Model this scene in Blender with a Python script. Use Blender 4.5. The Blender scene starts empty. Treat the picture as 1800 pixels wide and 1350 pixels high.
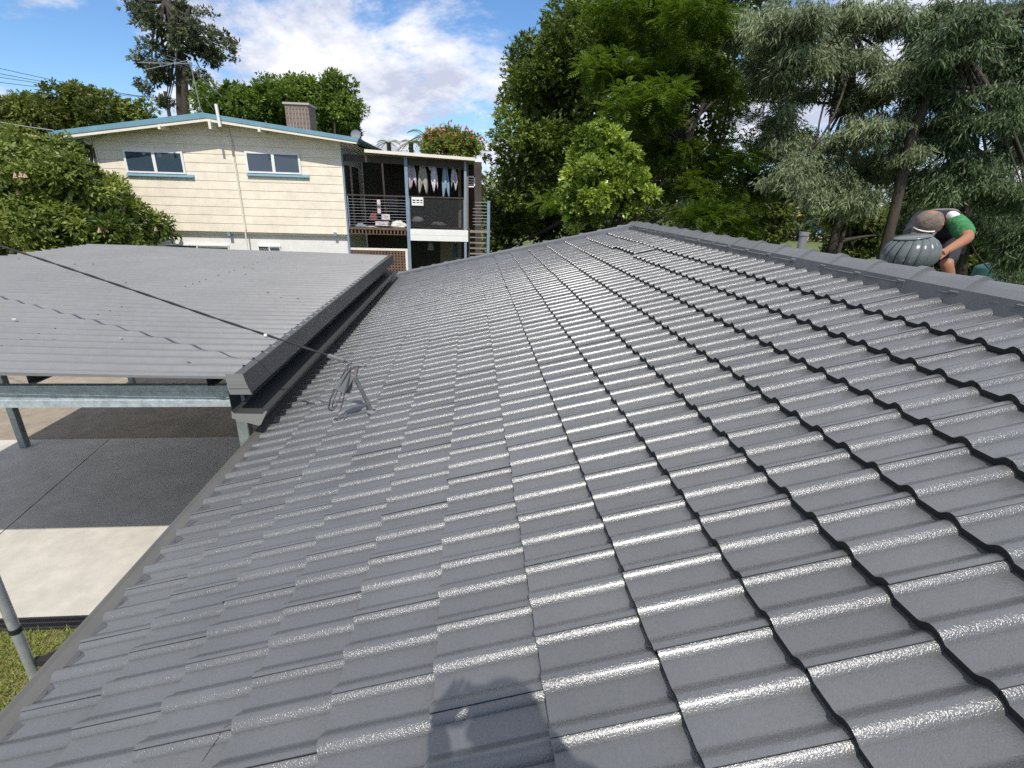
import bpy, bmesh, math, random
import numpy as np
from mathutils import Vector, Matrix

random.seed(7)
rng = np.random.default_rng(7)
SC = bpy.context.scene
COL = SC.collection

# ------------------------------------------------------------------ camera
FPX, YAW, PITCH, ROLL = 880.0, 0.091418, 0.360662, 0.031621   # focal length in pixels of an 1800 px wide frame
EYE = 4.3                                                     # height of the lens above the ground
def cam_axes():
    cy, sy = math.cos(YAW), math.sin(YAW)
    F = np.array([sy, cy, 0.]); R = np.array([cy, -sy, 0.]); U = np.array([0, 0, 1.])
    cp, sp = math.cos(PITCH), math.sin(PITCH)
    F2 = F*cp - U*sp; U2 = U*cp + F*sp
    cr, sr = math.cos(ROLL), math.sin(ROLL)
    return R*cr + U2*sr, U2*cr - R*sr, F2
CR, CU, CF = cam_axes()
CAMP = np.array([0, 0, EYE])
cam = bpy.data.cameras.new('camera'); camo = bpy.data.objects.new('camera', cam); COL.objects.link(camo)
m = Matrix.Identity(4)
for i in range(3):
    m[i][0], m[i][1], m[i][2], m[i][3] = CR[i], CU[i], -CF[i], CAMP[i]
camo.matrix_world = m
cam.sensor_width = 36.0; cam.lens = 36.0*FPX/1800.0; cam.clip_start = 0.02; cam.clip_end = 3000
SC.camera = camo

# ------------------------------------------------------------------ sun, sky, exposure
SUN_EL, SUN_AZ = math.radians(52.0), math.radians(1.5)        # elevation; azimuth the light travels to, from +Y to +X
LDIR = Vector((math.cos(SUN_EL)*math.sin(SUN_AZ), math.cos(SUN_EL)*math.cos(SUN_AZ), -math.sin(SUN_EL)))
sun = bpy.data.lights.new('sun', 'SUN'); sun.energy = 4.1; sun.angle = math.radians(0.53); sun.color = (1.0, 0.95, 0.87)
suno = bpy.data.objects.new('sun', sun); COL.objects.link(suno)
suno.rotation_euler = LDIR.to_track_quat('-Z', 'Y').to_euler(); suno.location = (0, -20, 40)

CLOUD_LOC, CLOUD_ROT = (8.4, -1.6, 0.0), 0.5
world = bpy.data.worlds.new('World'); SC.world = world; world.use_nodes = True
def build_world():
    nt = world.node_tree; N = nt.nodes; L = nt.links; N.clear()
    out = N.new('ShaderNodeOutputWorld'); bg = N.new('ShaderNodeBackground'); bg.inputs[1].default_value = 0.15
    sky = N.new('ShaderNodeTexSky'); sky.sky_type = 'NISHITA'; sky.sun_disc = False
    sky.sun_elevation = SUN_EL; sky.sun_rotation = math.pi + SUN_AZ
    sky.air_density = 1.0; sky.dust_density = 0.3; sky.ozone_density = 1.5; sky.altitude = 60
    hsv = N.new('ShaderNodeHueSaturation'); hsv.inputs['Saturation'].default_value = 1.05; hsv.inputs['Value'].default_value = 0.92
    tn = N.new('ShaderNodeMixRGB'); tn.blend_type = 'MULTIPLY'; tn.inputs[0].default_value = 1; tn.inputs[2].default_value = (0.70, 0.86, 1.05, 1)
    L.new(sky.outputs[0], tn.inputs[1]); L.new(tn.outputs[0], hsv.inputs['Color'])
    tc = N.new('ShaderNodeTexCoord')
    # broken fluffy cloud spread evenly over the whole dome: direction flattened on to a cloud deck
    sx = N.new('ShaderNodeSeparateXYZ'); wr = N.new('ShaderNodeMapping'); wr.inputs['Rotation'].default_value = (0, 0, -0.17); L.new(tc.outputs['Generated'], wr.inputs['Vector']); L.new(wr.outputs[0], sx.inputs[0])
    zz = N.new('ShaderNodeMath'); zz.operation = 'ADD'; zz.inputs[1].default_value = 0.16; L.new(sx.outputs[2], zz.inputs[0])
    zm = N.new('ShaderNodeMath'); zm.operation = 'MAXIMUM'; zm.inputs[1].default_value = 0.06; L.new(zz.outputs[0], zm.inputs[0])
    dx = N.new('ShaderNodeMath'); dx.operation = 'DIVIDE'; L.new(sx.outputs[0], dx.inputs[0]); L.new(zm.outputs[0], dx.inputs[1])
    dy = N.new('ShaderNodeMath'); dy.operation = 'DIVIDE'; L.new(sx.outputs[1], dy.inputs[0]); L.new(zm.outputs[0], dy.inputs[1])
    cb = N.new('ShaderNodeCombineXYZ'); L.new(dx.outputs[0], cb.inputs[0]); L.new(dy.outputs[0], cb.inputs[1])
    mp = N.new('ShaderNodeMapping'); mp.inputs['Rotation'].default_value = (0, 0, CLOUD_ROT); mp.inputs['Scale'].default_value = (1.0, 0.62, 1.0); mp.inputs['Location'].default_value = CLOUD_LOC
    L.new(cb.outputs[0], mp.inputs['Vector'])
    n1 = N.new('ShaderNodeTexNoise'); n1.inputs['Scale'].default_value = 0.75; n1.inputs['Detail'].default_value = 10; n1.inputs['Roughness'].default_value = 0.64; n1.inputs['Distortion'].default_value = 0.25
    L.new(mp.outputs[0], n1.inputs['Vector'])
    cr = N.new('ShaderNodeValToRGB'); cr.color_ramp.elements[0].position = 0.44; cr.color_ramp.elements[1].position = 0.55; cr.color_ramp.interpolation = 'EASE'
    L.new(n1.outputs['Fac'], cr.inputs['Fac'])
    n2 = N.new('ShaderNodeTexNoise'); n2.inputs['Scale'].default_value = 2.8; n2.inputs['Detail'].default_value = 8; n2.inputs['Roughness'].default_value = 0.62
    L.new(mp.outputs[0], n2.inputs['Vector'])
    cc = N.new('ShaderNodeValToRGB'); cc.color_ramp.elements[0].position = 0.40; cc.color_ramp.elements[1].position = 0.60
    cc.color_ramp.elements[0].color = (3.9, 4.2, 5.2, 1); cc.color_ramp.elements[1].color = (6.5, 6.6, 7.0, 1)
    L.new(n2.outputs['Fac'], cc.inputs['Fac'])
    mx = N.new('ShaderNodeMixRGB'); L.new(cr.outputs[0], mx.inputs[0]); L.new(hsv.outputs[0], mx.inputs[1]); L.new(cc.outputs[0], mx.inputs[2])
    L.new(mx.outputs[0], bg.inputs[0]); L.new(bg.outputs[0], out.inputs[0])
build_world()
SC.view_settings.view_transform = 'Standard'; SC.view_settings.look = 'None'
SC.view_settings.gamma = 1.0; SC.view_settings.exposure = 0.07; SC.view_settings.use_curve_mapping = False
SC.render.engine = 'CYCLES'
SC.cycles.use_denoising = False; SC.cycles.use_adaptive_sampling = False
SC.cycles.max_bounces = 6; SC.cycles.transparent_max_bounces = 8
SC.cycles.caustics_reflective = False; SC.cycles.caustics_refractive = False
SC.cycles.sample_clamp_indirect = 3.0

# ------------------------------------------------------------------ places: a picture direction met with a real distance
def ray(px, py): return ((px-900)/FPX)*CR - ((py-675)/FPX)*CU + CF
def at(px, py, Y=None, X=None, Z=None):
    d = ray(px, py)
    if Y is not None: s = Y/d[1]
    elif X is not None: s = X/d[0]
    else: s = (Z-EYE)/d[2]
    return CAMP + d*s
def V(*a): return np.array(a, float)

# ------------------------------------------------------------------ materials
MATS = {}
def mat(name, col, rough=0.6, metal=0.0, vary=0.0, vscale=4.0, bump=0.0, bscale=60.0, bdist=0.004, spec=0.5, col2=None, coord='pos', objrand=0.0,
        emis=None, alpha=None, coat=0.0, stretch=None, detail=4.0, vary2=0.0, v2scale=0.6):
    if name in MATS: return MATS[name]
    M = bpy.data.materials.new(name); M.use_nodes = True; nt = M.node_tree; N = nt.nodes; L = nt.links
    b = N['Principled BSDF']
    b.inputs['Base Color'].default_value = (*col, 1); b.inputs['Roughness'].default_value = rough; b.inputs['Metallic'].default_value = metal
    b.inputs['Specular IOR Level'].default_value = spec; b.inputs['Coat Weight'].default_value = coat
    if coord == 'pos': vec = N.new('ShaderNodeNewGeometry').outputs['Position']
    else: vec = N.new('ShaderNodeTexCoord').outputs['Object']
    if stretch:
        mp = N.new('ShaderNodeMapping'); mp.inputs['Scale'].default_value = stretch; L.new(vec, mp.inputs['Vector']); vec = mp.outputs[0]
    csock = None
    if vary > 0 or col2:
        n = N.new('ShaderNodeTexNoise'); n.inputs['Scale'].default_value = vscale; n.inputs['Detail'].default_value = detail; n.inputs['Roughness'].default_value = 0.6
        L.new(vec, n.inputs['Vector'])
        r = N.new('ShaderNodeValToRGB'); r.color_ramp.elements[0].position = 0.32; r.color_ramp.elements[1].position = 0.68
        c2 = col2 or tuple(min(1, c*(1+vary)) for c in col)
        c1 = col if col2 else tuple(c*(1-vary) for c in col)
        r.color_ramp.elements[0].color = (*c1, 1); r.color_ramp.elements[1].color = (*c2, 1)
        L.new(n.outputs['Fac'], r.inputs['Fac']); csock = r.outputs[0]
    if vary2 > 0:
        n = N.new('ShaderNodeTexNoise'); n.inputs['Scale'].default_value = v2scale; n.inputs['Detail'].default_value = 6; L.new(vec, n.inputs['Vector'])
        mr = N.new('ShaderNodeMapRange'); mr.inputs[1].default_value = 0.3; mr.inputs[2].default_value = 0.7
        mr.inputs[3].default_value = 1-vary2; mr.inputs[4].default_value = 1+vary2; L.new(n.outputs['Fac'], mr.inputs[0])
        mm = N.new('ShaderNodeMixRGB'); mm.blend_type = 'MULTIPLY'; mm.inputs[0].default_value = 1
        if csock: L.new(csock, mm.inputs[1])
        else: mm.inputs[1].default_value = (*col, 1)
        L.new(mr.outputs[0], mm.inputs[2]); csock = mm.outputs[0]
    if objrand > 0:
        oi = N.new('ShaderNodeObjectInfo'); mr = N.new('ShaderNodeMapRange'); mr.inputs[3].default_value = 1-objrand; mr.inputs[4].default_value = 1+objrand
        L.new(oi.outputs['Random'], mr.inputs[0])
        mm = N.new('ShaderNodeMixRGB'); mm.blend_type = 'MULTIPLY'; mm.inputs[0].default_value = 1
        if csock: L.new(csock, mm.inputs[1])
        else: mm.inputs[1].default_value = (*col, 1)
        L.new(mr.outputs[0], mm.inputs[2]); csock = mm.outputs[0]
    if csock: L.new(csock, b.inputs['Base Color'])
    if bump > 0:
        n = N.new('ShaderNodeTexNoise'); n.inputs['Scale'].default_value = bscale; n.inputs['Detail'].default_value = 3; L.new(vec, n.inputs['Vector'])
        bp = N.new('ShaderNodeBump'); bp.inputs['Strength'].default_value = bump; bp.inputs['Distance'].default_value = bdist
        L.new(n.outputs['Fac'], bp.inputs['Height']); L.new(bp.outputs[0], b.inputs['Normal'])
    if emis: b.inputs['Emission Color'].default_value = (*emis, 1); b.inputs['Emission Strength'].default_value = 1
    if alpha is not None: b.inputs['Alpha'].default_value = alpha
    MATS[name] = M; return M

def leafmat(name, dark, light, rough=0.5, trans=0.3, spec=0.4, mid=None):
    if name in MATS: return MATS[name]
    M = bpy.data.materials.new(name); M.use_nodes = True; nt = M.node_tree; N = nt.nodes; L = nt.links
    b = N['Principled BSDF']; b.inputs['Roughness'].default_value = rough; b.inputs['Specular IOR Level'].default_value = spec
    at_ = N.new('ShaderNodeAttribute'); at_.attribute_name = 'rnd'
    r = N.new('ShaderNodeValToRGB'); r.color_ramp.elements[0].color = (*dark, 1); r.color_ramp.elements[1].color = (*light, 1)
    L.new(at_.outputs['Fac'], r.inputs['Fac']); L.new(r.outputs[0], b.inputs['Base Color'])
    t = N.new('ShaderNodeBsdfTranslucent'); hs = N.new('ShaderNodeHueSaturation'); hs.inputs['Value'].default_value = 1.3
    L.new(r.outputs[0], hs.inputs['Color']); L.new(hs.outputs[0], t.inputs['Color'])
    mx = N.new('ShaderNodeMixShader'); mx.inputs[0].default_value = trans
    L.new(b.outputs[0], mx.inputs[1]); L.new(t.outputs[0], mx.inputs[2]); L.new(mx.outputs[0], N['Material Output'].inputs[0])
    MATS[name] = M; return M

# ------------------------------------------------------------------ mesh building
def basis(d):
    d = np.asarray(d, float); d = d/np.linalg.norm(d)
    a = np.array([0, 0, 1.]) if abs(d[2]) < 0.9 else np.array([1., 0, 0])
    u = np.cross(a, d); u /= np.linalg.norm(u); return u, np.cross(d, u), d
class MB:
    def __init__(s): s.v = []; s.f = []; s.m = []; s.sm = []; s.n = 0
    def add(s, verts, faces, mi=0, smooth=False):
        o = s.n; s.v.extend([tuple(map(float, p)) for p in verts]); s.n += len(verts)
        for f in faces: s.f.append(tuple(i+o for i in f)); s.m.append(mi); s.sm.append(smooth)
        return s
    def box(s, c, size, rot=None, mi=0, bev=0.0):
        h = np.asarray(size, float)/2; c = np.asarray(c, float)
        if bev > 0:
            b = min(bev, *(h*0.9)); vs = []; 
            for z, ins in ((-h[2], b), (-h[2]+b, 0), (h[2]-b, 0), (h[2], b)):
                x, y = h[0]-ins, h[1]-ins
                ch = b if ins == 0 else b*0.5
                vs += [(-x+ch, -y, z), (x-ch, -y, z), (x, -y+ch, z), (x, y-ch, z), (x-ch, y, z), (-x+ch, y, z), (-x, y-ch, z), (-x, -y+ch, z)]
            fs = [tuple(range(7, -1, -1)), tuple(range(24, 32))]
            for k in range(3):
                for i in range(8): j = (i+1) % 8; fs.append((k*8+i, k*8+j, k*8+8+j, k*8+8+i))
        else:
            vs = [(x, y, z) for z in (-h[2], h[2]) for x, y in ((-h[0], -h[1]), (h[0], -h[1]), (h[0], h[1]), (-h[0], h[1]))]
            fs = [(3, 2, 1, 0), (4, 5, 6, 7), (0, 1, 5, 4), (1, 2, 6, 5), (2, 3, 7, 6), (3, 0, 4, 7)]
        vs = np.array(vs)
        if rot is not None: vs = vs @ np.asarray(rot, float).T
        return s.add(vs + c, fs, mi)
    def bx(s, x0, x1, y0, y1, z0, z1, mi=0, bev=0.0):
        return s.box(((x0+x1)/2, (y0+y1)/2, (z0+z1)/2), (abs(x1-x0), abs(y1-y0), abs(z1-z0)), None, mi, bev)
    def bar(s, a, b, w, h, mi=0, up=(0, 0, 1), bev=0.0):
        a = np.asarray(a, float); b = np.asarray(b, float); d = b-a; L = np.linalg.norm(d); d /= L
        up = np.asarray(up, float); r = np.cross(d, up)
        if np.linalg.norm(r) < 1e-4: r = np.cross(d, (1, 0, 0))
        r /= np.linalg.norm(r); u = np.cross(r, d)
        return s.box((a+b)/2, (w, L, h), np.stack([r, d, u], 1), mi, bev)
    def tube(s, pts, rad, n=8, mi=0, cap=True, smooth=True):
        pts = [np.asarray(p, float) for p in pts]; k = len(pts)
        rad = [rad]*k if np.isscalar(rad) else list(rad)
        vs = []; pu = None
        for i, p in enumerate(pts):
            d = pts[min(i+1, k-1)] - pts[max(i-1, 0)]
            u, w, d = basis(d)
            if pu is not None:
                u = pu - d*np.dot(pu, d); nu = np.linalg.norm(u)
                u = u/nu if nu > 1e-6 else basis(d)[0]; w = np.cross(d, u)
            pu = u
            for j in range(n):
                a = 2*math.pi*j/n; vs.append(p + rad[i]*(math.cos(a)*u + math.sin(a)*w))
        fs = [(i*n+j, i*n+(j+1) % n, (i+1)*n+(j+1) % n, (i+1)*n+j) for i in range(k-1) for j in range(n)]
        s.add(vs, fs, mi, smooth)
        if cap:
            s.add(vs[:n], [tuple(range(n-1, -1, -1))], mi); s.add(vs[-n:], [tuple(range(n))], mi)
        return s
    def prism(s, poly, vec, mi=0):
        p = np.asarray(poly, float); v = np.asarray(vec, float); n = len(p)
        vs = np.vstack([p, p+v]); fs = [tuple(range(n-1, -1, -1)), tuple(range(n, 2*n))] + [(i, (i+1) % n, n+(i+1) % n, n+i) for i in range(n)]
        return s.add(vs, fs, mi)
    def lathe(s, prof, c, n=20, mi=0, M=None, smooth=True):
        vs = [(r*math.cos(2*math.pi*j/n), r*math.sin(2*math.pi*j/n), z) for r, z in prof for j in range(n)]
        vs = np.array(vs)
        if M is not None: vs = vs @ np.asarray(M).T
        fs = [(i*n+j, i*n+(j+1) % n, (i+1)*n+(j+1) % n, (i+1)*n+j) for i in range(len(prof)-1) for j in range(n)]
        return s.add(vs+np.asarray(c, float), fs, mi, smooth)
    def sweep(s, prof, path_a, path_b, mi=0, smooth=False, closed=False):
        a = np.asarray(path_a, float); b = np.asarray(path_b, float); p = np.asarray(prof, float); n = len(p)
        vs = np.vstack([p+a, p+b]); m_ = n if closed else n-1
        return s.add(vs, [(i, (i+1) % n, n+(i+1) % n, n+i) for i in range(m_)], mi, smooth)
    def mesh(s, name):
        me = bpy.data.meshes.new(name); me.from_pydata(s.v, [], s.f)
        me.polygons.foreach_set('material_index', s.m); me.polygons.foreach_set('use_smooth', s.sm); me.update(); return me
    def build(s, name, mats, parent=None, origin=None):
        me = s.mesh(name)
        for M in (mats if isinstance(mats, (list, tuple)) else [mats]): me.materials.append(M)
        return link(name, me, parent, origin)
def link(name, me, parent=None, origin=None):
    o = bpy.data.objects.new(name, me); COL.objects.link(o)
    if origin is not None:
        me.transform(Matrix.Translation(-Vector(origin))); o.location = origin
    if parent is not None:
        o.parent = parent; o.matrix_parent_inverse = PINV(parent)
    return o
def PINV(p):
    w = Matrix.Identity(4); q = p; chain = []
    while q is not None: chain.append(q); q = q.parent
    for q in reversed(chain): w = w @ q.matrix_parent_inverse @ q.matrix_basis
    return w.inverted()
def tag(o, label=None, cat=None, group=None, kind=None):
    if label: o['label'] = label
    if cat: o['category'] = cat
    if group: o['group'] = group
    if kind: o['kind'] = kind
    return o
def thing(name, label, cat, loc=(0, 0, 0), group=None):
    o = bpy.data.objects.new(name, None); COL.objects.link(o); o.location = tuple(map(float, loc)); o.empty_display_size = 0.2
    return tag(o, label, cat, group)
def bezier(p0, p1, p2, n=12):
    p0, p1, p2 = map(lambda p: np.asarray(p, float), (p0, p1, p2))
    return [(1-t)**2*p0 + 2*t*(1-t)*p1 + t*t*p2 for t in np.linspace(0, 1, n)]
# ================================================================== the ground
M_DIRT = mat('dirt', (0.20, 0.155, 0.10), 0.95, vary=0.25, vscale=1.5, bump=0.4, bscale=30, bdist=0.02, col2=(0.13, 0.14, 0.06))
M_CONC = mat('concrete_new', (0.56, 0.53, 0.475), 0.85, vary=0.10, vscale=2.2, bump=0.15, bscale=180, bdist=0.002, vary2=0.06, v2scale=7)
M_CONC_OLD = mat('concrete_old', (0.30, 0.255, 0.20), 0.9, vary=0.16, vscale=2.2, bump=0.2, bscale=150, bdist=0.002, vary2=0.1, v2scale=6)
M_BLACK = mat('black_plastic', (0.012, 0.012, 0.014), 0.5)
M_GAP = mat('dark_gap', (0.02, 0.018, 0.016), 0.95)
g = MB(); g.add([(-400, -400, -0.06), (400, -400, -0.06), (400, 700, -0.06), (-400, 700, -0.06)], [(0, 1, 2, 3)])
M_GROUND = mat('ground_turf', (0.075, 0.115, 0.028), 0.95, vary=0.3, vscale=0.25, col2=(0.13, 0.15, 0.045), bump=0.5, bscale=12, bdist=0.03, detail=8)
tag(g.build('ground', M_GROUND), kind='structure')
# driveway: two poured panels with a control joint, an older brown slab behind
jx0, jx1 = -6.42, -5.86          # joint at the back and at the drain
drv = MB(); drv.bx(-16, -1.15, 4.44, 8.58, -0.05, -0.012)
drive = tag(drv.build('driveway', M_GAP), kind='structure')
p = MB(); p.prism([(-16, 4.44, -0.01), (jx1-0.008, 4.44, -0.01), (jx0-0.008, 8.6, -0.01), (-16, 8.52, -0.01)], (0, 0, 0.01)); p.build('concrete_panel', M_CONC, drive)
p = MB(); p.prism([(jx1+0.008, 4.44, -0.01), (-1.15, 4.44, -0.01), (-1.15, 8.5, -0.01), (-3.6, 8.62, -0.01), (jx0+0.008, 8.6, -0.01)], (0, 0, 0.01)); p.build('concrete_panel', M_CONC, drive)
o = MB(); o.prism([(-16, 8.53, -0.05), (-6.4, 8.61, -0.05), (-3.6, 8.63, -0.05), (-1.15, 8.51, -0.05), (-1.15, 13.2, -0.05), (-16, 13.2, -0.05)], (0, 0, 0.035))
tag(o.build('old_slab', M_CONC_OLD), kind='structure')
# lawn strip in front of the drain
lw = MB(); lw.add([(-16, -6, -0.02), (-1.1, -6, -0.02), (-1.1, 4.28, -0.02), (-16, 4.28, -0.02)], [(0, 1, 2, 3)])
M_LAWN = mat('lawn_soil', (0.15, 0.15, 0.055), 0.95, vary=0.3, vscale=6, col2=(0.20, 0.17, 0.085), bump=0.6, bscale=50, bdist=0.02)
tag(lw.build('lawn', M_LAWN), kind='structure')
def grass(name, x0, x1, y0, y1, n, hh, label):
    x = rng.uniform(x0, x1, n); y = rng.uniform(y0, y1, n); a = rng.uniform(0, 2*math.pi, n); h = hh*rng.uniform(0.5, 1.3, n); w = rng.uniform(0.004, 0.008, n)
    ln = rng.normal(0, 0.7, (n, 2))*h[:, None]
    b = np.stack([x, y, np.full(n, -0.02)], 1); d = np.stack([np.cos(a)*w, np.sin(a)*w, np.zeros(n)], 1)
    t = b + np.stack([ln[:, 0], ln[:, 1], h], 1)
    vs = np.concatenate([b-d, b+d, t], 1).reshape(-1, 3)
    return leaf_mesh(name, vs, 3, rng.random(n))
def leaf_mesh(name, vs, k, rnd):
    n = len(vs)//k; me = bpy.data.meshes.new(name)
    me.vertices.add(len(vs)); me.vertices.foreach_set('co', vs.astype(np.float32).ravel())
    me.loops.add(n*k); me.loops.foreach_set('vertex_index', np.arange(n*k, dtype=np.int32))
    me.polygons.add(n); me.polygons.foreach_set('loop_start', (np.arange(n)*k).astype(np.int32)); me.polygons.foreach_set('loop_total', np.full(n, k, np.int32))
    me.update()
    a = me.attributes.new('rnd', 'FLOAT', 'FACE'); a.data.foreach_set('value', np.clip(rnd, 0, 1).astype(np.float32))
    return me
gm = grass('mown_grass', -6.2, -1.5, 1.6, 4.27, 60000, 0.035, '')
gm.materials.append(leafmat('grass_blade', (0.12, 0.18, 0.025), (0.40, 0.42, 0.11), 0.6, 0.3))
tag(link('mown_grass', gm), 'short mown grass with dry yellow blades beside the concrete', 'grass', kind='stuff')
# drain grate between grass and concrete
dg = thing('drain_grate', 'long black slotted drain grate between the lawn and the concrete', 'drain', (-4, 4.36, 0))
b = MB(); b.bx(-16, -1.15, 4.285, 4.305, -0.05, 0.004); b.bx(-16, -1.15, 4.415, 4.438, -0.05, 0.004); b.bx(-16, -1.15, 4.352, 4.368, -0.02, 0.003); b.bx(-16, -1.15, 4.305, 4.415, -0.06, -0.05)
b.build('frame', mat('grate_plastic', (0.03, 0.03, 0.032), 0.45), dg)
b = MB()
for i in range(330):
    x = -8.0 + i*0.02; b.bar((x, 4.305, -0.004), (x+0.012, 4.415, -0.004), 0.007, 0.012)
tag(b.build('grate_bars', MATS['grate_plastic'], dg), kind='stuff')

# ================================================================== tiled house: the roof underfoot
RP_P, RP_H, RP_V0, RP_U0, RP_G = 0.30996, 1.251461, -1.786092, 0.797078, 0.319541
VD = V(math.cos(RP_P), 0, math.sin(RP_P)); NN = V(-math.sin(RP_P), 0, math.cos(RP_P))
def RP(idx, Y, w=0.0):
    q = CAMP - NN*RP_H + VD*(RP_V0 + idx*RP_G) + NN*w; q[1] = Y; return q
I_RIDGE = 13.5; Y_NEAR = -4.5; Y_APEX = 8.55; Y_HIP = 12.05
APEX = RP(I_RIDGE, Y_APEX); EC = RP(-1.0, Y_HIP)          # top of hip, eave corner
XR = APEX[0]
def mirror(p): q = np.array(p, float); q[0] = 2*XR - q[0]; return q
# painted concrete tile: satin, orange-peel coat
def tile_material(name, base, br=0.30):
    M = bpy.data.materials.new(name); M.use_nodes = True; nt = M.node_tree; N = nt.nodes; L = nt.links; b = N['Principled BSDF']
    pos = N.new('ShaderNodeNewGeometry').outputs['Position']
    n1 = N.new('ShaderNodeTexNoise'); n1.inputs['Scale'].default_value = 2.2; n1.inputs['Detail'].default_value = 6; L.new(pos, n1.inputs['Vector'])
    mr = N.new('ShaderNodeMapRange'); mr.inputs[1].default_value = 0.3; mr.inputs[2].default_value = 0.7; mr.inputs[3].default_value = 0.88; mr.inputs[4].default_value = 1.12; L.new(n1.outputs['Fac'], mr.inputs[0])
    oi = N.new('ShaderNodeObjectInfo'); m2 = N.new('ShaderNodeMapRange'); m2.inputs[3].default_value = 0.94; m2.inputs[4].default_value = 1.06; L.new(oi.outputs['Random'], m2.inputs[0])
    mu = N.new('ShaderNodeMath'); mu.operation = 'MULTIPLY'; L.new(mr.outputs[0], mu.inputs[0]); L.new(m2.outputs[0], mu.inputs[1])
    n3 = N.new('ShaderNodeTexNoise'); n3.inputs['Scale'].default_value = 90; n3.inputs['Detail'].default_value = 3; L.new(pos, n3.inputs['Vector'])
    m3 = N.new('ShaderNodeMapRange'); m3.inputs[1].default_value = 0.35; m3.inputs[2].default_value = 0.65; m3.inputs[3].default_value = 0.95; m3.inputs[4].default_value = 1.05; L.new(n3.outputs['Fac'], m3.inputs[0])
    mu2 = N.new('ShaderNodeMath'); mu2.operation = 'MULTIPLY'; L.new(mu.outputs[0], mu2.inputs[0]); L.new(m3.outputs[0], mu2.inputs[1])
    mm = N.new('ShaderNodeMixRGB'); mm.blend_type = 'MULTIPLY'; mm.inputs[0].default_value = 1; mm.inputs[1].default_value = (*base, 1); L.new(mu2.outputs[0], mm.inputs[2])
    L.new(mm.outputs[0], b.inputs['Base Color'])
    b.inputs['Roughness'].default_value = br; b.inputs['Specular IOR Level'].default_value = 1.0; b.inputs['Coat Weight'].default_value = 0.35; b.inputs['Coat Roughness'].default_value = br*0.8
    nb = N.new('ShaderNodeTexNoise'); nb.inputs['Scale'].default_value = 230; nb.inputs['Detail'].default_value = 2.0; L.new(pos, nb.inputs['Vector'])
    bp = N.new('ShaderNodeBump'); bp.inputs['Strength'].default_value = 0.72; bp.inputs['Distance'].default_value = 0.0026
    L.new(nb.outputs['Fac'], bp.inputs['Height']); L.new(bp.outputs[0], b.inputs['Normal'])
    MATS[name] = M; return M
M_TILE = tile_material('tile_paint', (0.106, 0.109, 0.111), 0.26)
M_CAP = tile_material('cap_paint', (0.118, 0.124, 0.128), 0.42)
M_BUTT = mat('tile_dark_edge', (0.020, 0.022, 0.022), 0.8)  # near-black tone on the tile butts and in the lap grooves
M_MORTAR = tile_material('mortar_paint', (0.085, 0.09, 0.096), 0.5)

house = thing('tiled_house', 'house with a hipped roof of glossy grey concrete tiles in the foreground', 'house', (0, 3, 0))
rb = MB()
q1, q2, q3, q4 = RP(-0.9, Y_NEAR, -0.05), RP(-0.9, Y_HIP-0.1, -0.05), RP(I_RIDGE, Y_APEX, -0.05), RP(I_RIDGE, Y_NEAR, -0.05)
r1, r2 = mirror(q1), mirror(q2)
vs = [q1, q2, q3, q4, r1, r2]; low = [np.array([a[0], a[1], q1[2]-0.03]) for a in (q1, q2, r2, r1)]
rb.add(vs, [(0, 1, 2, 3)][0:1] and [(0, 3, 2, 1), (4, 5, 2, 3)], 0); rb.add([q2, q3, r2], [(0, 1, 2)], 1); rb.add(low, [(0, 1, 2, 3)], 0); rb.add([q1, q4, r1], [(0, 2, 1)], 0)
roof = rb.build('roof', [mat('roof_sarking', (0.03, 0.03, 0.03), 0.9), M_CAP], house)

# one tile: two rolls, lap groove on the first roll
_ES = (0, 0.0015, 0.006, 0.012, 0.0175, 0.022, 0.027, 0.033, 0.042, 0.051, 0.060, 0.068, 0.074, 0.080)
_EZ = (0, 0.0042, 0.0108, 0.0172, 0.0215, 0.0238, 0.0252, 0.0257, 0.0242, 0.0188, 0.0112, 0.0046, 0.0012, 0)
def ell(s): return float(np.interp(s, _ES, _EZ))
def tile_strips():
    r1 = [(s, ell(s)) for s in (0.022, 0.033, 0.042, 0.051, 0.060, 0.068, 0.074, 0.080)]
    r2 = [(0.15+s, ell(s)) for s in (0, 0.0015, 0.006, 0.013, 0.022, 0.033, 0.042, 0.051, 0.060, 0.068, 0.074, 0.080)]
    r3 = [(0.30+s, ell(s)-0.14*s) for s in (0, 0.0015, 0.006, 0.012, 0.0175, 0.0208)]
    return [(r1, 0, True), ([(0.080, 0), (0.15, 0)], 0, False), (r2, 0, True), ([(0.230, 0), (0.30, 0)], 0, False), (r3, 0, True),
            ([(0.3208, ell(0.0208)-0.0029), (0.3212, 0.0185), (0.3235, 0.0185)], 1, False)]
TILT = 0.028/RP_G; TL = RP_G+0.055
def tile_local(mb):
    for st, mi, sm in tile_strips():
        n = len(st); vs = []
        for x in (0.0, TL): vs += [(x, y-0.022, z - TILT*x) for y, z in st]
        mb.add(vs, [(i, n+i, n+i+1, i+1) for i in range(n-1)], mi, sm)
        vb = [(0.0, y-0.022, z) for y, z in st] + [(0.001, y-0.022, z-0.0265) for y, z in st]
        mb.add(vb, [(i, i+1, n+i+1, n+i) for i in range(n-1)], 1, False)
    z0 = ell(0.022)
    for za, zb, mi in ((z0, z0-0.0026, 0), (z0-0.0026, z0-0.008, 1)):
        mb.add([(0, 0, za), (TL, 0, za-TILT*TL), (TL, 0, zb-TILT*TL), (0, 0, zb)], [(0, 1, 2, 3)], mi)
    return mb
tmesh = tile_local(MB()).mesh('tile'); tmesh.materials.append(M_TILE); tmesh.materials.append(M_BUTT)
RMAT = np.stack([VD, V(0, 1, 0), NN], 1)
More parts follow.
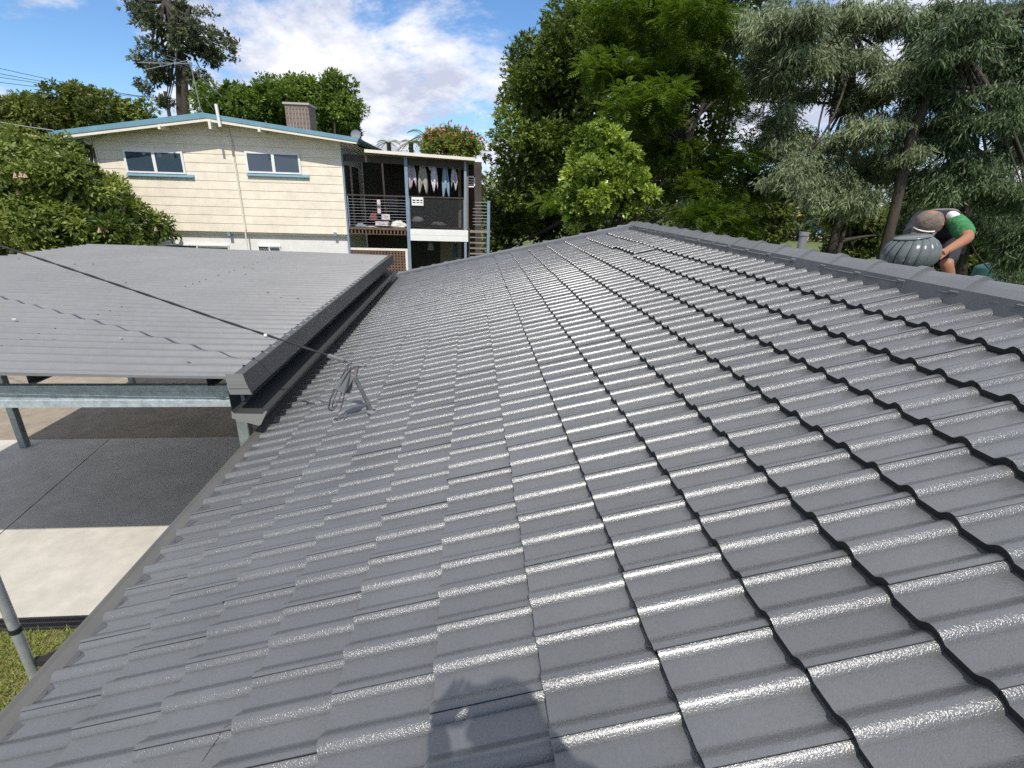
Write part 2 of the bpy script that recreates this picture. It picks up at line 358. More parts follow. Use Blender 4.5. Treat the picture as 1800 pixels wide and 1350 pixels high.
HIPN = V(EC[1]-APEX[1], -(EC[0]-APEX[0]), 0); HIPN = HIPN/np.linalg.norm(HIPN)      # points out past the hip
if HIPN[1] < 0: HIPN = -HIPN
def hipd(p): return float(np.dot(np.asarray(p)[:2]-APEX[:2], HIPN[:2]))
tiles = []
for c in range(-1, 13):
    for k in range(-34, 80):
        if (k + c) % 2 == 0: continue
        Y0 = RP_U0 + 0.15*k + 0.022
        if Y0 < Y_NEAR or hipd(RP(c, Y0)) > 0.0 and hipd(RP(c+1, Y0)) > 0: continue
        p = RP(c, Y0); ctr = RP(c+0.5, Y0+0.15)
        d = ctr-CAMP; z = d@CF
        if z > 0.2:
            px_, py_ = 900+FPX*(d@CR)/z, 675-FPX*(d@CU)/z
            vis = -90 < px_ < 1890 and -50 < py_ < 1430
        else: vis = False
        size = abs(d@NN)/np.linalg.norm(d)**3
        cut = hipd(RP(c, Y0+0.3)) > -0.02 or hipd(RP(c+1.2, Y0+0.3)) > -0.02
        tiles.append((size if vis and not cut else -1, c, Y0, cut))
tiles.sort(key=lambda t: -t[0])
rest = MB(); jr = random.Random(3)
def tile_matrix(c, Y0):
    a, b_, cc_ = jr.gauss(0, 0.003), jr.gauss(0, 0.0025), jr.gauss(0, 0.0016)
    R = RMAT @ np.array(Matrix.Rotation(a*0.6, 3, 'Z')) @ np.array(Matrix.Rotation(b_, 3, 'Y')) @ np.array(Matrix.Rotation(cc_*0.7, 3, 'X'))
    return R, RP(c, Y0, jr.gauss(0, 0.0007)) + VD*jr.gauss(0, 0.0025)
tl = tile_local(MB()); TV = np.array(tl.v)
MISSING = {}
for i, (sz, c, Y0, cut) in enumerate(tiles):
    R, pos = tile_matrix(c, Y0)
    if c == 11 and 6.2 < Y0 < 6.95: pos = pos + VD*0.05 + NN*0.006      # two tiles pushed up for access
    if i < 300 and sz > 0:
        o = bpy.data.objects.new('tile', tmesh); COL.objects.link(o); o.parent = roof; o.matrix_parent_inverse = PINV(roof)
        m4 = Matrix([[*R[r], pos[r]] for r in range(3)] + [[0, 0, 0, 1]]); o.matrix_basis = m4
    else:
        vs = TV @ R.T + pos; off = rest.n
        rest.v.extend(map(tuple, vs)); rest.n += len(vs); rest.f.extend([tuple(q+off for q in f) for f in tl.f]); rest.m.extend(tl.m); rest.sm.extend(tl.sm)
def clip_hip(me, planes):
    bm = bmesh.new(); bm.from_mesh(me)
    for co, no in planes:
        bmesh.ops.bisect_plane(bm, geom=bm.verts[:]+bm.edges[:]+bm.faces[:], plane_co=Vector(co), plane_no=Vector(no), clear_outer=True)
    bm.to_mesh(me); bm.free()
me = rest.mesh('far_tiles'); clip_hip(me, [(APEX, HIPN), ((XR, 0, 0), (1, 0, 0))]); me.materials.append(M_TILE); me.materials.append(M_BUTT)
tag(link('far_tiles', me, roof), kind='stuff')
bk = MB()
for sz, c, Y0, cut in tiles:
    if Y0 < -0.5: continue
    vs = TV @ RMAT.T + RP(c, Y0); vs[:, 0] = 2*XR-vs[:, 0]; off = bk.n
    bk.v.extend(map(tuple, vs)); bk.n += len(vs); bk.f.extend([tuple(q+off for q in f[::-1]) for f in tl.f]); bk.m.extend(tl.m); bk.sm.extend(tl.sm)
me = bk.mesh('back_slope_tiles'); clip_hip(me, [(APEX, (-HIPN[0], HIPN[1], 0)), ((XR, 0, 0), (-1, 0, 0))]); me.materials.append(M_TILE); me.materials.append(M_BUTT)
tag(link('back_slope_tiles', me, roof), kind='stuff')

# ridge and hip caps
def cap_mesh(ln=0.42):
    pr = [(-0.135, -0.088), (-0.10, -0.060), (-0.055, -0.024), (-0.025, -0.006), (0, 0), (0.025, -0.006), (0.055, -0.024), (0.10, -0.060), (0.135, -0.088)]
    mb = MB(); rows = [(0, 0.013, 1.02), (0.055, 0.013, 1.02), (0.062, 0.001, 1.0), (ln, -0.005, 0.98)]
    n = len(pr); vs = [(x*s, y, z*s+dz) for y, dz, s in rows for x, z in pr]
    mb.add(vs, [(r*n+i, r*n+i+1, (r+1)*n+i+1, (r+1)*n+i) for r in range(len(rows)-1) for i in range(n-1)], 0, False)
    lo = [(x*1.02, 0, z*1.02+0.013) for x, z in pr] + [(x*1.0, 0.0, z*1.02-0.012) for x, z in pr]
    mb.add(lo, [(i, n+i, n+i+1, i+1) for i in range(n-1)], 0)
    for sgn in (0, n-1):
        e = [vs[r*n+sgn] for r in range(len(rows))]; f = [(a[0]*0.98, a[1], a[2]-0.014) for a in e]
        mb.add(e+f, [(i, i+1, len(rows)+i+1, len(rows)+i) for i in range(len(rows)-1)], 0)
    me = mb.mesh('cap'); me.materials.append(M_CAP); return me
capm = cap_mesh()
def caps(name, a, b, step=0.365, lift=0.072):
    a = np.asarray(a, float); b = np.asarray(b, float); d = b-a; L = np.linalg.norm(d); d /= L
    r = np.cross(d, (0, 0, 1)); r /= np.linalg.norm(r); u = np.cross(r, d)
    k = 0
    while k*step < L-0.15:
        p = a + d*(k*step) + u*(lift+random.gauss(0, 0.002)) + r*random.gauss(0, 0.003)
        o = bpy.data.objects.new(name, capm); COL.objects.link(o); o.parent = roof; o.matrix_parent_inverse = PINV(roof)
        R = np.stack([r, d, u], 1) @ np.array(Matrix.Rotation(random.gauss(0, 0.008), 3, 'Z'))
        o.matrix_basis = Matrix([[*R[i], p[i]] for i in range(3)] + [[0, 0, 0, 1]]); k += 1
ridge_a = RP(I_RIDGE, 0.35)
caps('ridge_cap', RP(I_RIDGE, -0.40), APEX+V(0, 0.3, 0))
caps('hip_cap', EC+V(0.0, 0.02, 0.0), APEX+V(0, 0.05, -0.02), lift=0.075)
# mortar pointing under the caps
mo = MB()
def mortar(fn, n):
    a = [fn(t, 0) for t in np.linspace(0, 1, n)]; b_ = [fn(t, 1) for t in np.linspace(0, 1, n)]
    mo.add(a+b_, [(i, i+1, n+i+1, n+i) for i in range(n-1)], 0, True)
nr = 160; wob = rng.normal(0, 0.004, (nr+1, 2))
def ridge_m(t, k):
    Y = 0.0 + t*(Y_APEX-0.1); j = int(t*nr); s = 0.118 if k == 0 else 0.158+wob[j, 0]; w = 0.052 if k == 0 else -0.036
    return RP(I_RIDGE - s/RP_G, Y, w)
mortar(ridge_m, nr)
mo_b = len(mo.v)
mortar(lambda t, k: mirror(ridge_m(t, k)), nr)
def hip_m(sgn):
    def f(t, k):
        base = EC + (APEX-EC)*t; dist = 0.105 if k == 0 else 0.145+wob[int(t*nr), 1]
        q = base - HIPN*dist*sgn; 
        # height of the near slope there
        idx = (((q-CAMP+NN*RP_H)@V(1, 0, 0))/VD[0]-RP_V0)/RP_G
        z = RP(idx, q[1])[2] if sgn > 0 else base[2]-0.05
        return V(q[0], q[1], z+(0.05 if k == 0 else -0.036))
    return f
mortar(hip_m(1), 120); mortar(hip_m(-1), 120)
mo.build('mortar_bed', M_MORTAR, roof)
# eave gutter and fascia
M_GUT = mat('gutter_paint', (0.118, 0.116, 0.108), 0.5, vary=0.12, vscale=3, bump=0.1, bscale=40)
e = RP(-1.0, 0); gx = e[0]; gz = e[2]
gp = [(gx+0.03, 0, gz-0.036), (gx-0.05, 0, gz-0.040), (gx-0.095, 0, gz-0.036), (gx-0.112, 0, gz-0.027), (gx-0.118, 0, gz-0.027), (gx-0.122, 0, gz-0.034), (gx-0.118, 0, gz-0.13), (gx-0.01, 0, gz-0.14)]
gt = MB(); gt.sweep(gp, (0, Y_NEAR, 0), (0, Y_HIP+0.1, 0)); gt.build('gutter', M_GUT, house)
fa = MB(); fa.bx(gx-0.005, gx+0.022, Y_NEAR, Y_HIP, gz-0.24, gz-0.045); fa.bx(gx, 2*XR-gx, Y_HIP-0.05, Y_HIP, gz-0.24, gz-0.06); fa.build('fascia', mat('fascia_paint', (0.10, 0.10, 0.10), 0.5), house)
so = MB(); so.bx(gx+0.03, 2*XR-gx, Y_NEAR, Y_HIP-0.06, gz-0.27, gz-0.245); so.build('soffit', mat('soffit_white', (0.6, 0.58, 0.54), 0.7), house)
wl = MB(); wl.bx(gx+0.5, 2*XR-gx-0.5, Y_NEAR+0.1, Y_HIP-0.5, -0.05, gz-0.275); wl.build('wall', mat('brick_wall', (0.55, 0.50, 0.43), 0.85, vary=0.2, vscale=8), house)
# pointing smeared into the open pan ends along the eave
pt_ = MB(); pj = random.Random(12)
for k in range(-4, 76):
    for part in (0,):
        y0 = RP_U0 + 0.15*k + 0.074; y1 = y0 + 0.076; ap = y0 + pj.uniform(0.025, 0.06); dx = pj.uniform(0.035, 0.075)
        f = lambda v_, y, w=0.0006: RP(-1.0, y, w - TILT*v_) + VD*v_
        pt_.add([f(-0.004, y0-0.004, 0.004), f(-0.004, y1+0.002, 0.004), f(dx*0.55, y1-0.012), f(dx, ap), f(dx*0.4, y0+0.004)], [(0, 1, 2, 3, 4)])
        pt_.add([f(-0.004, y0-0.004, 0.004), f(-0.004, y1+0.002, 0.004), f(-0.012, y1, -0.034), f(-0.012, y0, -0.034)], [(0, 3, 2, 1)])
        if pj.random() < 0.6:
            c_ = f(dx*pj.uniform(0.1, 0.5), pj.uniform(y0+0.02, y1-0.02), 0.002); r = pj.uniform(0.004, 0.009)
            pt_.box(c_, (r*2.2, r, r*0.8), np.array(Matrix.Rotation(pj.uniform(0, 3), 3, 'Z')))
tag(pt_.build('eave_pointing', mat('pointing_paint', (0.080, 0.080, 0.082), 0.3, bump=0.8, bscale=60, bdist=0.006), roof), kind='stuff')
# ================================================================== carport beside the tiled house
Z = lambda dz: EYE + dz
M_SHEET = mat('sheet_steel', (0.205, 0.206, 0.208), 0.30, vary=0.06, vscale=1.2, spec=0.5, vary2=0.05, v2scale=14)
M_FLASH = mat('flashing_steel', (0.065, 0.067, 0.068), 0.42, vary=0.08, vscale=3)
M_GALV = mat('galvanised_steel', (0.43, 0.49, 0.53), 0.36, metal=0.2, vary=0.22, vscale=14, detail=6, vary2=0.12, v2scale=45)
M_GALVD = mat('galvanised_dull', (0.27, 0.31, 0.31), 0.5, metal=0.4, vary=0.2, vscale=16)
M_CARGUT = mat('gutter_steel', (0.055, 0.057, 0.058), 0.4)
carport = thing('carport', 'carport with a grey corrugated steel roof on galvanised posts beside the tiled roof', 'carport', (-4.8, 7.5, 0))
CX0, CX1, CY0, CY1, CZ0, CZ1 = -7.95, -1.715, 3.74, 11.6, Z(-1.245), Z(-1.352)
def cz(x): return CZ0 + (CZ1-CZ0)*(x-CX0)/(CX1-CX0)
prof = []; P0 = 0.19
nrib = int((CY1-CY0)/P0)
for k in range(nrib):
    y = CY0 + k*P0
    prof += [(y, 0), (y+0.036, 0.0), (y+0.046, 0.004), (y+0.058, 0.004), (y+0.068, 0.0), (y+0.110, 0.0), (y+0.113, 0.003), (y+0.125, 0.030), (y+0.129, 0.033), (y+0.151, 0.033), (y+0.155, 0.030), (y+0.164, 0.003), (y+0.167, 0.0)]
CY1 = CY0+nrib*P0; prof.append((CY1, 0))
n = len(prof); sh = MB(); xs = np.linspace(CX0, CX1, 9); vs = []
for xi, x in enumerate(xs):
    for y, h in prof:
        jag = 0.0
        vs.append((x + (0.0 if xi else jag), y, cz(x)+h + 0.006*math.sin(x*1.7+y*0.6)))
sh.add(vs, [(i*n+j, (i+1)*n+j, (i+1)*n+j+1, i*n+j+1) for i in range(8) for j in range(n-1)], 0, True)
# folded front edge
sh.add([(x, CY0-0.004, cz(x)+0.002+0.006*math.sin(x*1.7+CY0*.6)) for x in xs]+[(x, CY0-0.004, cz(x)-0.022) for x in xs], [(i, i+1, 10+i, 9+i) for i in range(8)], 0)
sh.build('roof_sheet', M_SHEET, carport)
sc_ = MB()
for k in range(nrib):
    for x, pr_ in ((CX1-0.05, 1.0), (CX1-2.1, 0.5), (CX1-4.1, 0.5)):
        if random.random() > pr_: continue
        y = CY0+k*P0+0.147
        sc_.tube([(x, y, cz(x)+0.026), (x, y, cz(x)+0.040)], 0.0085 if pr_ == 1 else 0.006, 6, 0)
tag(sc_.build('roof_screws', M_BLACK, carport), kind='stuff')
# barge capping with a front return
fl = MB(); zc = cz(CX1)
fl.sweep([(CX1-0.05, 0, zc+0.032), (CX1+0.012, 0, zc+0.030), (CX1+0.016, 0, zc+0.026), (CX1+0.052, 0, zc-0.125), (CX1+0.046, 0, zc-0.135), (CX1-0.02, 0, zc-0.137)], (0, CY0-0.03, 0), (0, CY1+0.05, 0))
fl.build('barge_capping', M_FLASH, carport)
fr = MB(); yf = CY0-0.034
for z0, z1, dy in ((zc+0.030, zc-0.012, 0), (zc-0.012, zc-0.055, -0.006), (zc-0.055, zc-0.085, -0.004), (zc-0.085, zc-0.137, 0.002)):
    xa = CX1+0.012+(zc+0.03-z0)*0.25; xb = CX1+0.012+(zc+0.03-z1)*0.25
    fr.prism([(CX1-0.115, yf+dy, z0), (xa, yf+dy, z0), (xb, yf+dy, z1), (CX1-0.105, yf+dy, z1)], (0, 0.02, 0))
fr.build('capping_end', mat('capping_grey', (0.20, 0.205, 0.205), 0.4), carport)
# box gutter between the carport and the tiles
gxa, gxb = -1.845, -1.585
gpf = [(gxa, Z(-1.47)), (gxa, Z(-1.635)), (gxa+0.015, Z(-1.66)), (gxb-0.03, Z(-1.665)), (gxb-0.012, Z(-1.645)), (gxb, Z(-1.638)), (gxb+0.006, Z(-1.645)), (gxb-0.055, Z(-1.755)), (gxb-0.075, Z(-1.765)), (gxa-0.005, Z(-1.70))]
cg = MB(); cg.sweep([(x, 0, z) for x, z in gpf], (0, 3.74, 0), (0, CY1+0.02, 0)); cg.build('gutter', M_CARGUT, carport)
ge = MB(); ge.prism([(x, 3.733, z) for x, z in gpf[1:]], (0, 0.004, 0)); ge.build('gutter_stop_end', mat('stop_end_grey', (0.22, 0.22, 0.21), 0.45), carport)
# front C beam with lips, its end bracket, purlins and rafters
def cbeam(mb, xa, xb, y, z0, z1):
    t = 0.0
    pr_ = [(y+0.05, z1-0.015), (y+0.05, z1), (y, z1), (y, z1-0.05), (y+0.008, z1-0.056), (y+0.008, z0+0.062), (y, z0+0.056), (y, z0), (y+0.05, z0), (y+0.05, z0+0.015)]
    mb.sweep([(0, a, b_) for a, b_ in pr_], (xa, 0, 0), (xb, 0, 0))
bm_ = MB(); cbeam(bm_, -8.4, -1.905, 3.93, Z(-1.685), Z(-1.500)); bm_.build('front_beam', M_GALV, carport)
ep = MB(); ep.prism([(-1.906, 3.925, Z(-1.500)), (-1.842, 3.925, Z(-1.497)), (-1.842, 3.925, Z(-1.690)), (-1.906, 3.925, Z(-1.690))], (0, 0.05, 0)); ep.build('end_bracket', mat('bracket_primer', (0.62, 0.58, 0.56), 0.5), carport)
for x in (-2.0, -3.28, -4.6, -6.1, -7.6):
    pu = MB(); z1 = cz(x)-0.004; z0 = z1-0.105
    pu.sweep([(x+0.03, 0, z0+0.012), (x+0.03, 0, z0), (x-0.02, 0, z0), (x-0.02, 0, z1-0.002), (x+0.03, 0, z1-0.002), (x+0.03, 0, z1-0.014)], (0, 3.80, 0), (0, CY1-0.05, 0))
    pu.build('purlin', mat('purlin_steel', (0.22, 0.23, 0.235), 0.5, metal=0.5), carport)
def post(x, y, z1, s=0.09):
    mb = MB(); mb.bx(x-s/2, x+s/2, y-s/2, y+s/2, 0.0, z1, bev=0.006); mb.build('post', M_GALVD, carport)
    bp_ = MB(); bp_.bx(x-s*0.8, x+s*0.8, y-s*0.8, y+s*0.8, 0, 0.012); 
post(-1.90, 4.02, Z(-1.70)); post(-7.62, 8.33, cz(-7.62)-0.11, 0.11); post(-1.90, 8.33, Z(-1.50)); post(-7.62, 11.3, cz(-7.62)-0.11, 0.1); post(-1.9, 11.3, Z(-1.5)); post(-8.3, 4.02, Z(-1.70))
rb2 = MB(); cbeam(rb2, -8.0, -1.9, 8.27, Z(-1.60), Z(-1.43)); rb2.build('rear_beam', M_GALVD, carport)
# collar at the head of the near right post
co = MB(); co.bx(-1.952, -1.848, 3.968, 4.072, Z(-1.735), Z(-1.695)); co.build('post_collar', M_FLASH, carport)
# leaf litter on the sheets
lit = []; lr = []
for i in range(46):
    x = random.uniform(-7.5, -1.9); y = random.uniform(3.9, 10.5); a = random.uniform(0, 6.28); s = random.uniform(0.010, 0.028); u = np.array([math.cos(a), math.sin(a), 0.1])*s; w = np.array([-math.sin(a), math.cos(a), random.uniform(-.3, .5)])*s*0.5
    c_ = np.array([x, y, cz(x)+0.035]); lit += [c_-u, c_+w, c_+u, c_-w]; lr.append(random.random()**1.5)
lm = leaf_mesh('leaf_litter', np.array(lit), 4, np.array(lr)); lm.materials.append(leafmat('dry_leaf', (0.10, 0.09, 0.06), (0.75, 0.72, 0.55), 0.7, 0.1))
tag(link('leaf_litter', lm), 'scattered pale dry leaves lying on the corrugated carport roof', 'leaf litter', kind='stuff')

# ================================================================== scaffold tube at the lower left
pol = thing('scaffold_tube', 'upright galvanised steel tube with a black band just outside the gutter', 'pole', (-1.985, 1.84, 0))
t_ = MB(); t_.tube([(-1.985, 1.84, -0.02), (-1.985, 1.84, Z(-1.2))], 0.0205, 14); t_.build('tube', mat('tube_galv', (0.52, 0.55, 0.56), 0.42, metal=0.7, vary=0.15, vscale=20), pol)
t_ = MB(); t_.tube([(-1.985, 1.84, Z(-1.86)), (-1.985, 1.84, Z(-1.835))], 0.0235, 14); t_.build('band', M_BLACK, pol)
t_ = MB(); t_.box((-1.93, 1.86, Z(-2.06)), (0.10, 0.03, 0.03)); t_.tube([(-1.96, 1.87, Z(-2.06)), (-1.90, 1.90, Z(-2.045))], 0.012, 8); t_.build('clamp', M_GAP, pol)

# ================================================================== service mast on the tiles and its cable
MY = 3.42
def k(px, py, dy=0.0): return at(px, py, Y=MY+dy)
mast = thing('service_mast', 'short grey painted steel mast with junction box and cable loops standing on the tiles', 'mast', RP(1.96, 3.515))
M_MPAINT = mat('mast_paint', (0.17, 0.175, 0.175), 0.45, vary=0.2, vscale=30)
base = RP(1.96, 3.50, -0.01); joint = k(624, 663); top = k(628, 645)
s_ = MB(); s_.tube([base, joint], 0.0155, 10); s_.build('pole', M_MPAINT, mast)
s_ = MB(); s_.tube([joint+V(-0.005, 0, -0.02), top], 0.012, 8); s_.tube([k(617, 647), k(622, 643.5), k(630, 642), k(640, 643)], [0.010, 0.011, 0.012, 0.011], 8); s_.tube([k(637, 643), k(636.5, 637)], 0.006, 6); s_.build('arm', M_MPAINT, mast)
s_ = MB(); s_.tube([base+V(0.0, 0, 0.012), base+V(0, 0, 0.03)], [0.045, 0.02], 10); s_.tube([RP(1.96, 3.50, 0.0), RP(2.05, 3.48, 0.03)], 0.012, 6); s_.build('flashing', mat('mast_flash', (0.17, 0.18, 0.19), 0.5), mast)
s_ = MB(); bxr = (k(601, 688)+k(614, 660))/2
s_.bar(k(616, 655), k(597, 688), 0.085, 0.03, up=(0.2, -1, 0.2), bev=0.006); s_.build('junction_box', mat('box_grey', (0.185, 0.195, 0.195), 0.45), mast)
s_ = MB(); s_.bar(k(618, 655, 0.03), k(613, 691, 0.03), 0.035, 0.02, up=(0.2, -1, 0)); s_.build('bracket', M_MPAINT, mast)
for pts in ([(612, 640), (600, 662), (584, 690), (577, 712), (581, 722), (588, 718), (597, 700), (607, 672), (616, 650)],
            [(614, 641), (603, 664), (588, 688), (579, 708), (582, 720), (586, 722)],
            [(619, 644), (612, 668), (606, 690), (601, 712), (597, 724)],
            [(617, 645), (608, 660), (593, 688), (586, 706), (585, 716), (592, 712)]):
    c_ = MB(); pp = [k(x, y, random.uniform(-0.03, 0.03)) for x, y in pts]
    # smooth the loop
    sm = []
    for i in range(len(pp)-1):
        p0, p1, p2, p3 = pp[max(i-1, 0)], pp[i], pp[i+1], pp[min(i+2, len(pp)-1)]
        for t in np.linspace(0, 1, 6, endpoint=False): sm.append(0.5*((2*p1)+(-p0+p2)*t+(2*p0-5*p1+4*p2-p3)*t*t+(-p0+3*p1-3*p2+p3)*t**3))
    sm.append(pp[-1]); c_.tube(sm, 0.0042, 6); c_.build('cable_loop', mat('loop_grey', (0.10, 0.105, 0.11), 0.5), mast)
s_ = MB(); s_.tube([k(622, 655), k(624, 661)], 0.008, 6); s_.build('warning_tag', mat('tag_red', (0.35, 0.05, 0.03), 0.5), mast)
# the twisted aerial cable, sagging from a pole off to the left
cable = thing('service_cable', 'black twisted aerial cable slung above the carport to the roof mast', 'cable', k(612, 638))
ca = k(611, 636); pts = []
X_ = np.array([-0.93, -1.717, -3.403, -5.36, -9.0, -14.0, -20.0]); Yv = np.array([ca[1], 3.70, 4.42, 5.396, 7.2, 9.8, 12.9]); Zv = np.array([ca[2]-EYE, -0.928, -0.621, -0.322, 0.22, 1.05, 2.2])
X_[0] = ca[0]
ts = np.concatenate([np.linspace(0, 3, 60), np.linspace(3, 6, 30)[1:]])
cy_ = np.polyfit(X_, Yv, 2); cz_ = np.polyfit(X_, Zv, 3)
xx = np.interp(ts, np.arange(7), X_)
def cpt(x): return V(x, np.polyval(cy_, x), EYE+np.polyval(cz_, x))
corr = ca - cpt(ca[0])
for strand in (0, 1):
    c_ = MB(); pp = []
    for i, x in enumerate(np.linspace(ca[0], -20, 260)):
        a = i*0.9 + strand*math.pi; f = max(0, 1-(ca[0]-x)/1.0)
        pp.append(cpt(x) + corr*f + V(0, math.cos(a), math.sin(a))*0.0048)
    c_.tube(pp, 0.0052, 6); c_.build('strand', mat('cable_black', (0.018, 0.018, 0.02), 0.55), cable)
cl = MB(); d = (cpt(-1.4)-ca); d /= np.linalg.norm(d)
cl.bar(ca+d*0.02, ca+d*0.15, 0.030, 0.028, bev=0.005); cl.tube([ca+d*0.02, ca-d*0.03], 0.007, 6); cl.build('wedge_clamp', mat('clamp_grey', (0.13, 0.135, 0.14), 0.5), cable)
for x in (-1.45,):
    q = cpt(x); s_ = MB(); s_.tube([q-V(0.008,0,0), q+V(0.012, 0, 0)], 0.0145, 8); s_.build('cable_tie', mat('tie_white', (0.6, 0.6, 0.58), 0.5), cable)

# ================================================================== roof ventilator and flue pipe on the far slope
def back_z(x): return mirror(RP((((2*XR-x)-CAMP[0]+NN[0]*RP_H)/VD[0]-RP_V0)/RP_G, 0))[2]
VC = at(1600, 445, X=3.42)
vent = thing('roof_ventilator', 'grey spherical whirlybird ventilator with curved vanes behind the ridge', 'ventilator', (VC[0], VC[1], back_z(VC[0])))
M_VENT = mat('ventilator_paint', (0.115, 0.13, 0.128), 0.22, vary=0.06, vscale=6, spec=0.6)
tlt = np.array(Matrix.Rotation(math.radians(-11), 3, Vector((CF[0], CF[1], 0)).normalized()))
RV, HV = 0.182, 0.138
nv = 16
for i in range(nv):
    mb = MB(); a0 = 2*math.pi*i/nv; ns = 9; vs = []
    for j in range(ns):
        t = j/(ns-1); ph = math.radians(-62 + 128*t); tw = 0.55*t
        zz = HV*math.sin(ph); rr = RV*max(0.30, math.cos(ph))**0.8
        for u_, dr in ((0.0, -0.034), (0.20, 0.004), (0.6, 0.010), (1.0, 0.002)):
            a = a0 + tw + u_*1.12*(2*math.pi/nv)
            vs.append(np.array([(rr+dr)*math.cos(a), (rr+dr)*math.sin(a), zz]))
    vs = np.array(vs) @ tlt.T + VC
    mb.add(vs, [(j*4+u_, j*4+u_+1, j*4+4+u_+1, j*4+4+u_) for j in range(ns-1) for u_ in range(3)], 0, True)
    mb.build('vane', M_VENT, vent)
mb = MB(); mb.lathe([(0.0, HV*0.99), (0.06, HV*0.985), (0.115, HV*0.94), (0.124, HV*0.90), (0.124, HV*0.87)], VC, 28, 0, tlt); mb.build('top_plate', M_VENT, vent)
mb = MB(); mb.lathe([(0.15, -HV*0.80), (0.155, -HV*0.9), (0.14, -HV*0.98), (0.135, -HV*1.05), (0.135, -HV*3.2)], VC, 28, 0, tlt); mb.lathe([(0.10, -HV), (0.10, HV*0.7)], VC, 16, 1, tlt); mb.build('throat', [M_VENT, M_BLACK], vent)
mb = MB(); mb.box((VC[0]+0.02, VC[1], back_z(VC[0]+0.02)+0.035), (0.6, 0.6, 0.012), np.array(Matrix.Rotation(RP_P, 3, 'Y'))); mb.build('base_flashing', M_VENT, vent)
PC = at(1408, 436, X=3.75)
pipe = thing('flue_pipe', 'slim grey vent pipe with a cap standing behind the ridge', 'vent pipe', (PC[0], PC[1], back_z(PC[0])))
mb = MB(); zt = at(1408, 412, X=3.75)[2]; mb.tube([(PC[0], PC[1], back_z(PC[0])-0.05), (PC[0], PC[1], zt)], 0.044, 14); mb.build('pipe', mat('pipe_grey', (0.20, 0.21, 0.215), 0.45), pipe)
mb = MB(); mb.tube([(PC[0], PC[1], zt-0.01), (PC[0], PC[1], zt+0.03)], [0.052, 0.05], 14); mb.build('cap', MATS['pipe_grey'], pipe)
# ================================================================== neighbour's weatherboard house
HY = 17.5; BY = 16.95
def hw(px, py, Y=HY): return at(px, py, Y=Y)
M_CREAM = mat('cream_paint', (0.78, 0.70, 0.57), 0.6, vary=0.05, vscale=1.5, vary2=0.07, v2scale=5)
M_CREAM2 = mat('cream_trim', (0.76, 0.71, 0.60), 0.55, vary=0.05, vscale=2)
M_BLUE = mat('blue_trim', (0.15, 0.29, 0.37), 0.5, vary=0.1, vscale=3)
M_BLUE2 = mat('blue_post', (0.20, 0.27, 0.35), 0.5, vary=0.12, vscale=5)
M_WHITE = mat('white_paint', (0.78, 0.775, 0.76), 0.55, vary=0.05, vscale=3)
M_GLASS = mat('window_glass', (0.045, 0.07, 0.10), 0.05, spec=0.9)
M_DARKW = mat('dark_timber', (0.055, 0.042, 0.034), 0.8, vary=0.25, vscale=6)
M_BROWN = mat('brown_timber', (0.14, 0.085, 0.06), 0.8, vary=0.25, vscale=6)
nh = thing('weatherboard_house', 'two storey cream weatherboard house with low gable, blue trim and an open verandah', 'house', (-7.5, 18, 0))
WL, WR = -11.15, -4.0
wz0 = hw(437, 408)[2]
bl, bmid, br = hw(103, 244, BY), hw(361.5, 213, BY), hw(626, 253, BY)
XM = bmid[0]
def gab(x, off=0.0):            # underside of the gable at x
    if x < XM: t = (x-bl[0])/(XM-bl[0]); return bl[2]+(bmid[2]-bl[2])*t+off
    t = (x-XM)/(br[0]-XM); return bmid[2]+(br[2]-bmid[2])*t+off
# body
wb = MB(); top = [(x, HY+0.03, gab(x, 0.12)) for x in (WL, XM, WR)]
wb.prism([(WL, HY+0.03, wz0), *top, (WR, HY+0.03, wz0)][::1], (0, 9, 0)); wb.build('wall', M_CREAM, nh)
step = 0.253; i = 0; z = wz0
while z < bmid[2]+0.05:
    z1 = z+step-0.004; xa, xb = WL, WR
    poly = []
    def clipx(zz, left):        # where the gable line crosses that height
        if left:
            if zz <= gab(WL, 0.1): return WL
            t = (zz-0.1-bl[2])/(bmid[2]-bl[2]); return bl[0]+t*(XM-bl[0])
        if zz <= gab(WR, 0.1): return WR
        t = (zz-0.1-bmid[2])/(br[2]-bmid[2]); return XM+t*(br[0]-XM)
    if z > gab(XM, 0.08): break
    z1c = min(z1, gab(XM, 0.09))
    l0, r0, l1, r1 = clipx(z, True), clipx(z, False), clipx(z1c, True), clipx(z1c, False)
    w = MB(); vs = [(l0, HY-0.014, z), (r0, HY-0.014, z), (r1, HY-0.004, z1c), (l1, HY-0.004, z1c), (l0, HY+0.028, z), (r0, HY+0.028, z), (r1, HY+0.028, z1c), (l1, HY+0.028, z1c)]
    w.add(vs, [(0, 1, 2, 3), (0, 4, 5, 1), (3, 2, 6, 7), (0, 3, 7, 4), (1, 5, 6, 2)]); w.build('weatherboard', M_CREAM, nh)
    z += step; i += 1
cb = MB(); cb.bx(WR, WR+0.03, HY-0.03, HY+0.06, wz0, gab(WR, 0.05)); cb.build('corner_stop', M_CREAM2, nh)
cb = MB(); cb.bx(WL-0.03, WL, HY-0.03, HY+0.06, wz0, gab(WL, 0.05)); cb.build('corner_stop', M_CREAM2, nh)
# side wall with dark door and window facing the verandah
dr = MB(); dr.bx(WR+0.002, WR+0.02, HY+0.45, HY+1.1, -1.3+EYE+0.05, EYE+0.75); dr.bx(WR+0.002, WR+0.02, HY+1.5, HY+2.5, EYE-1.3, EYE+0.75); dr.build('side_door', M_DARKW, nh)
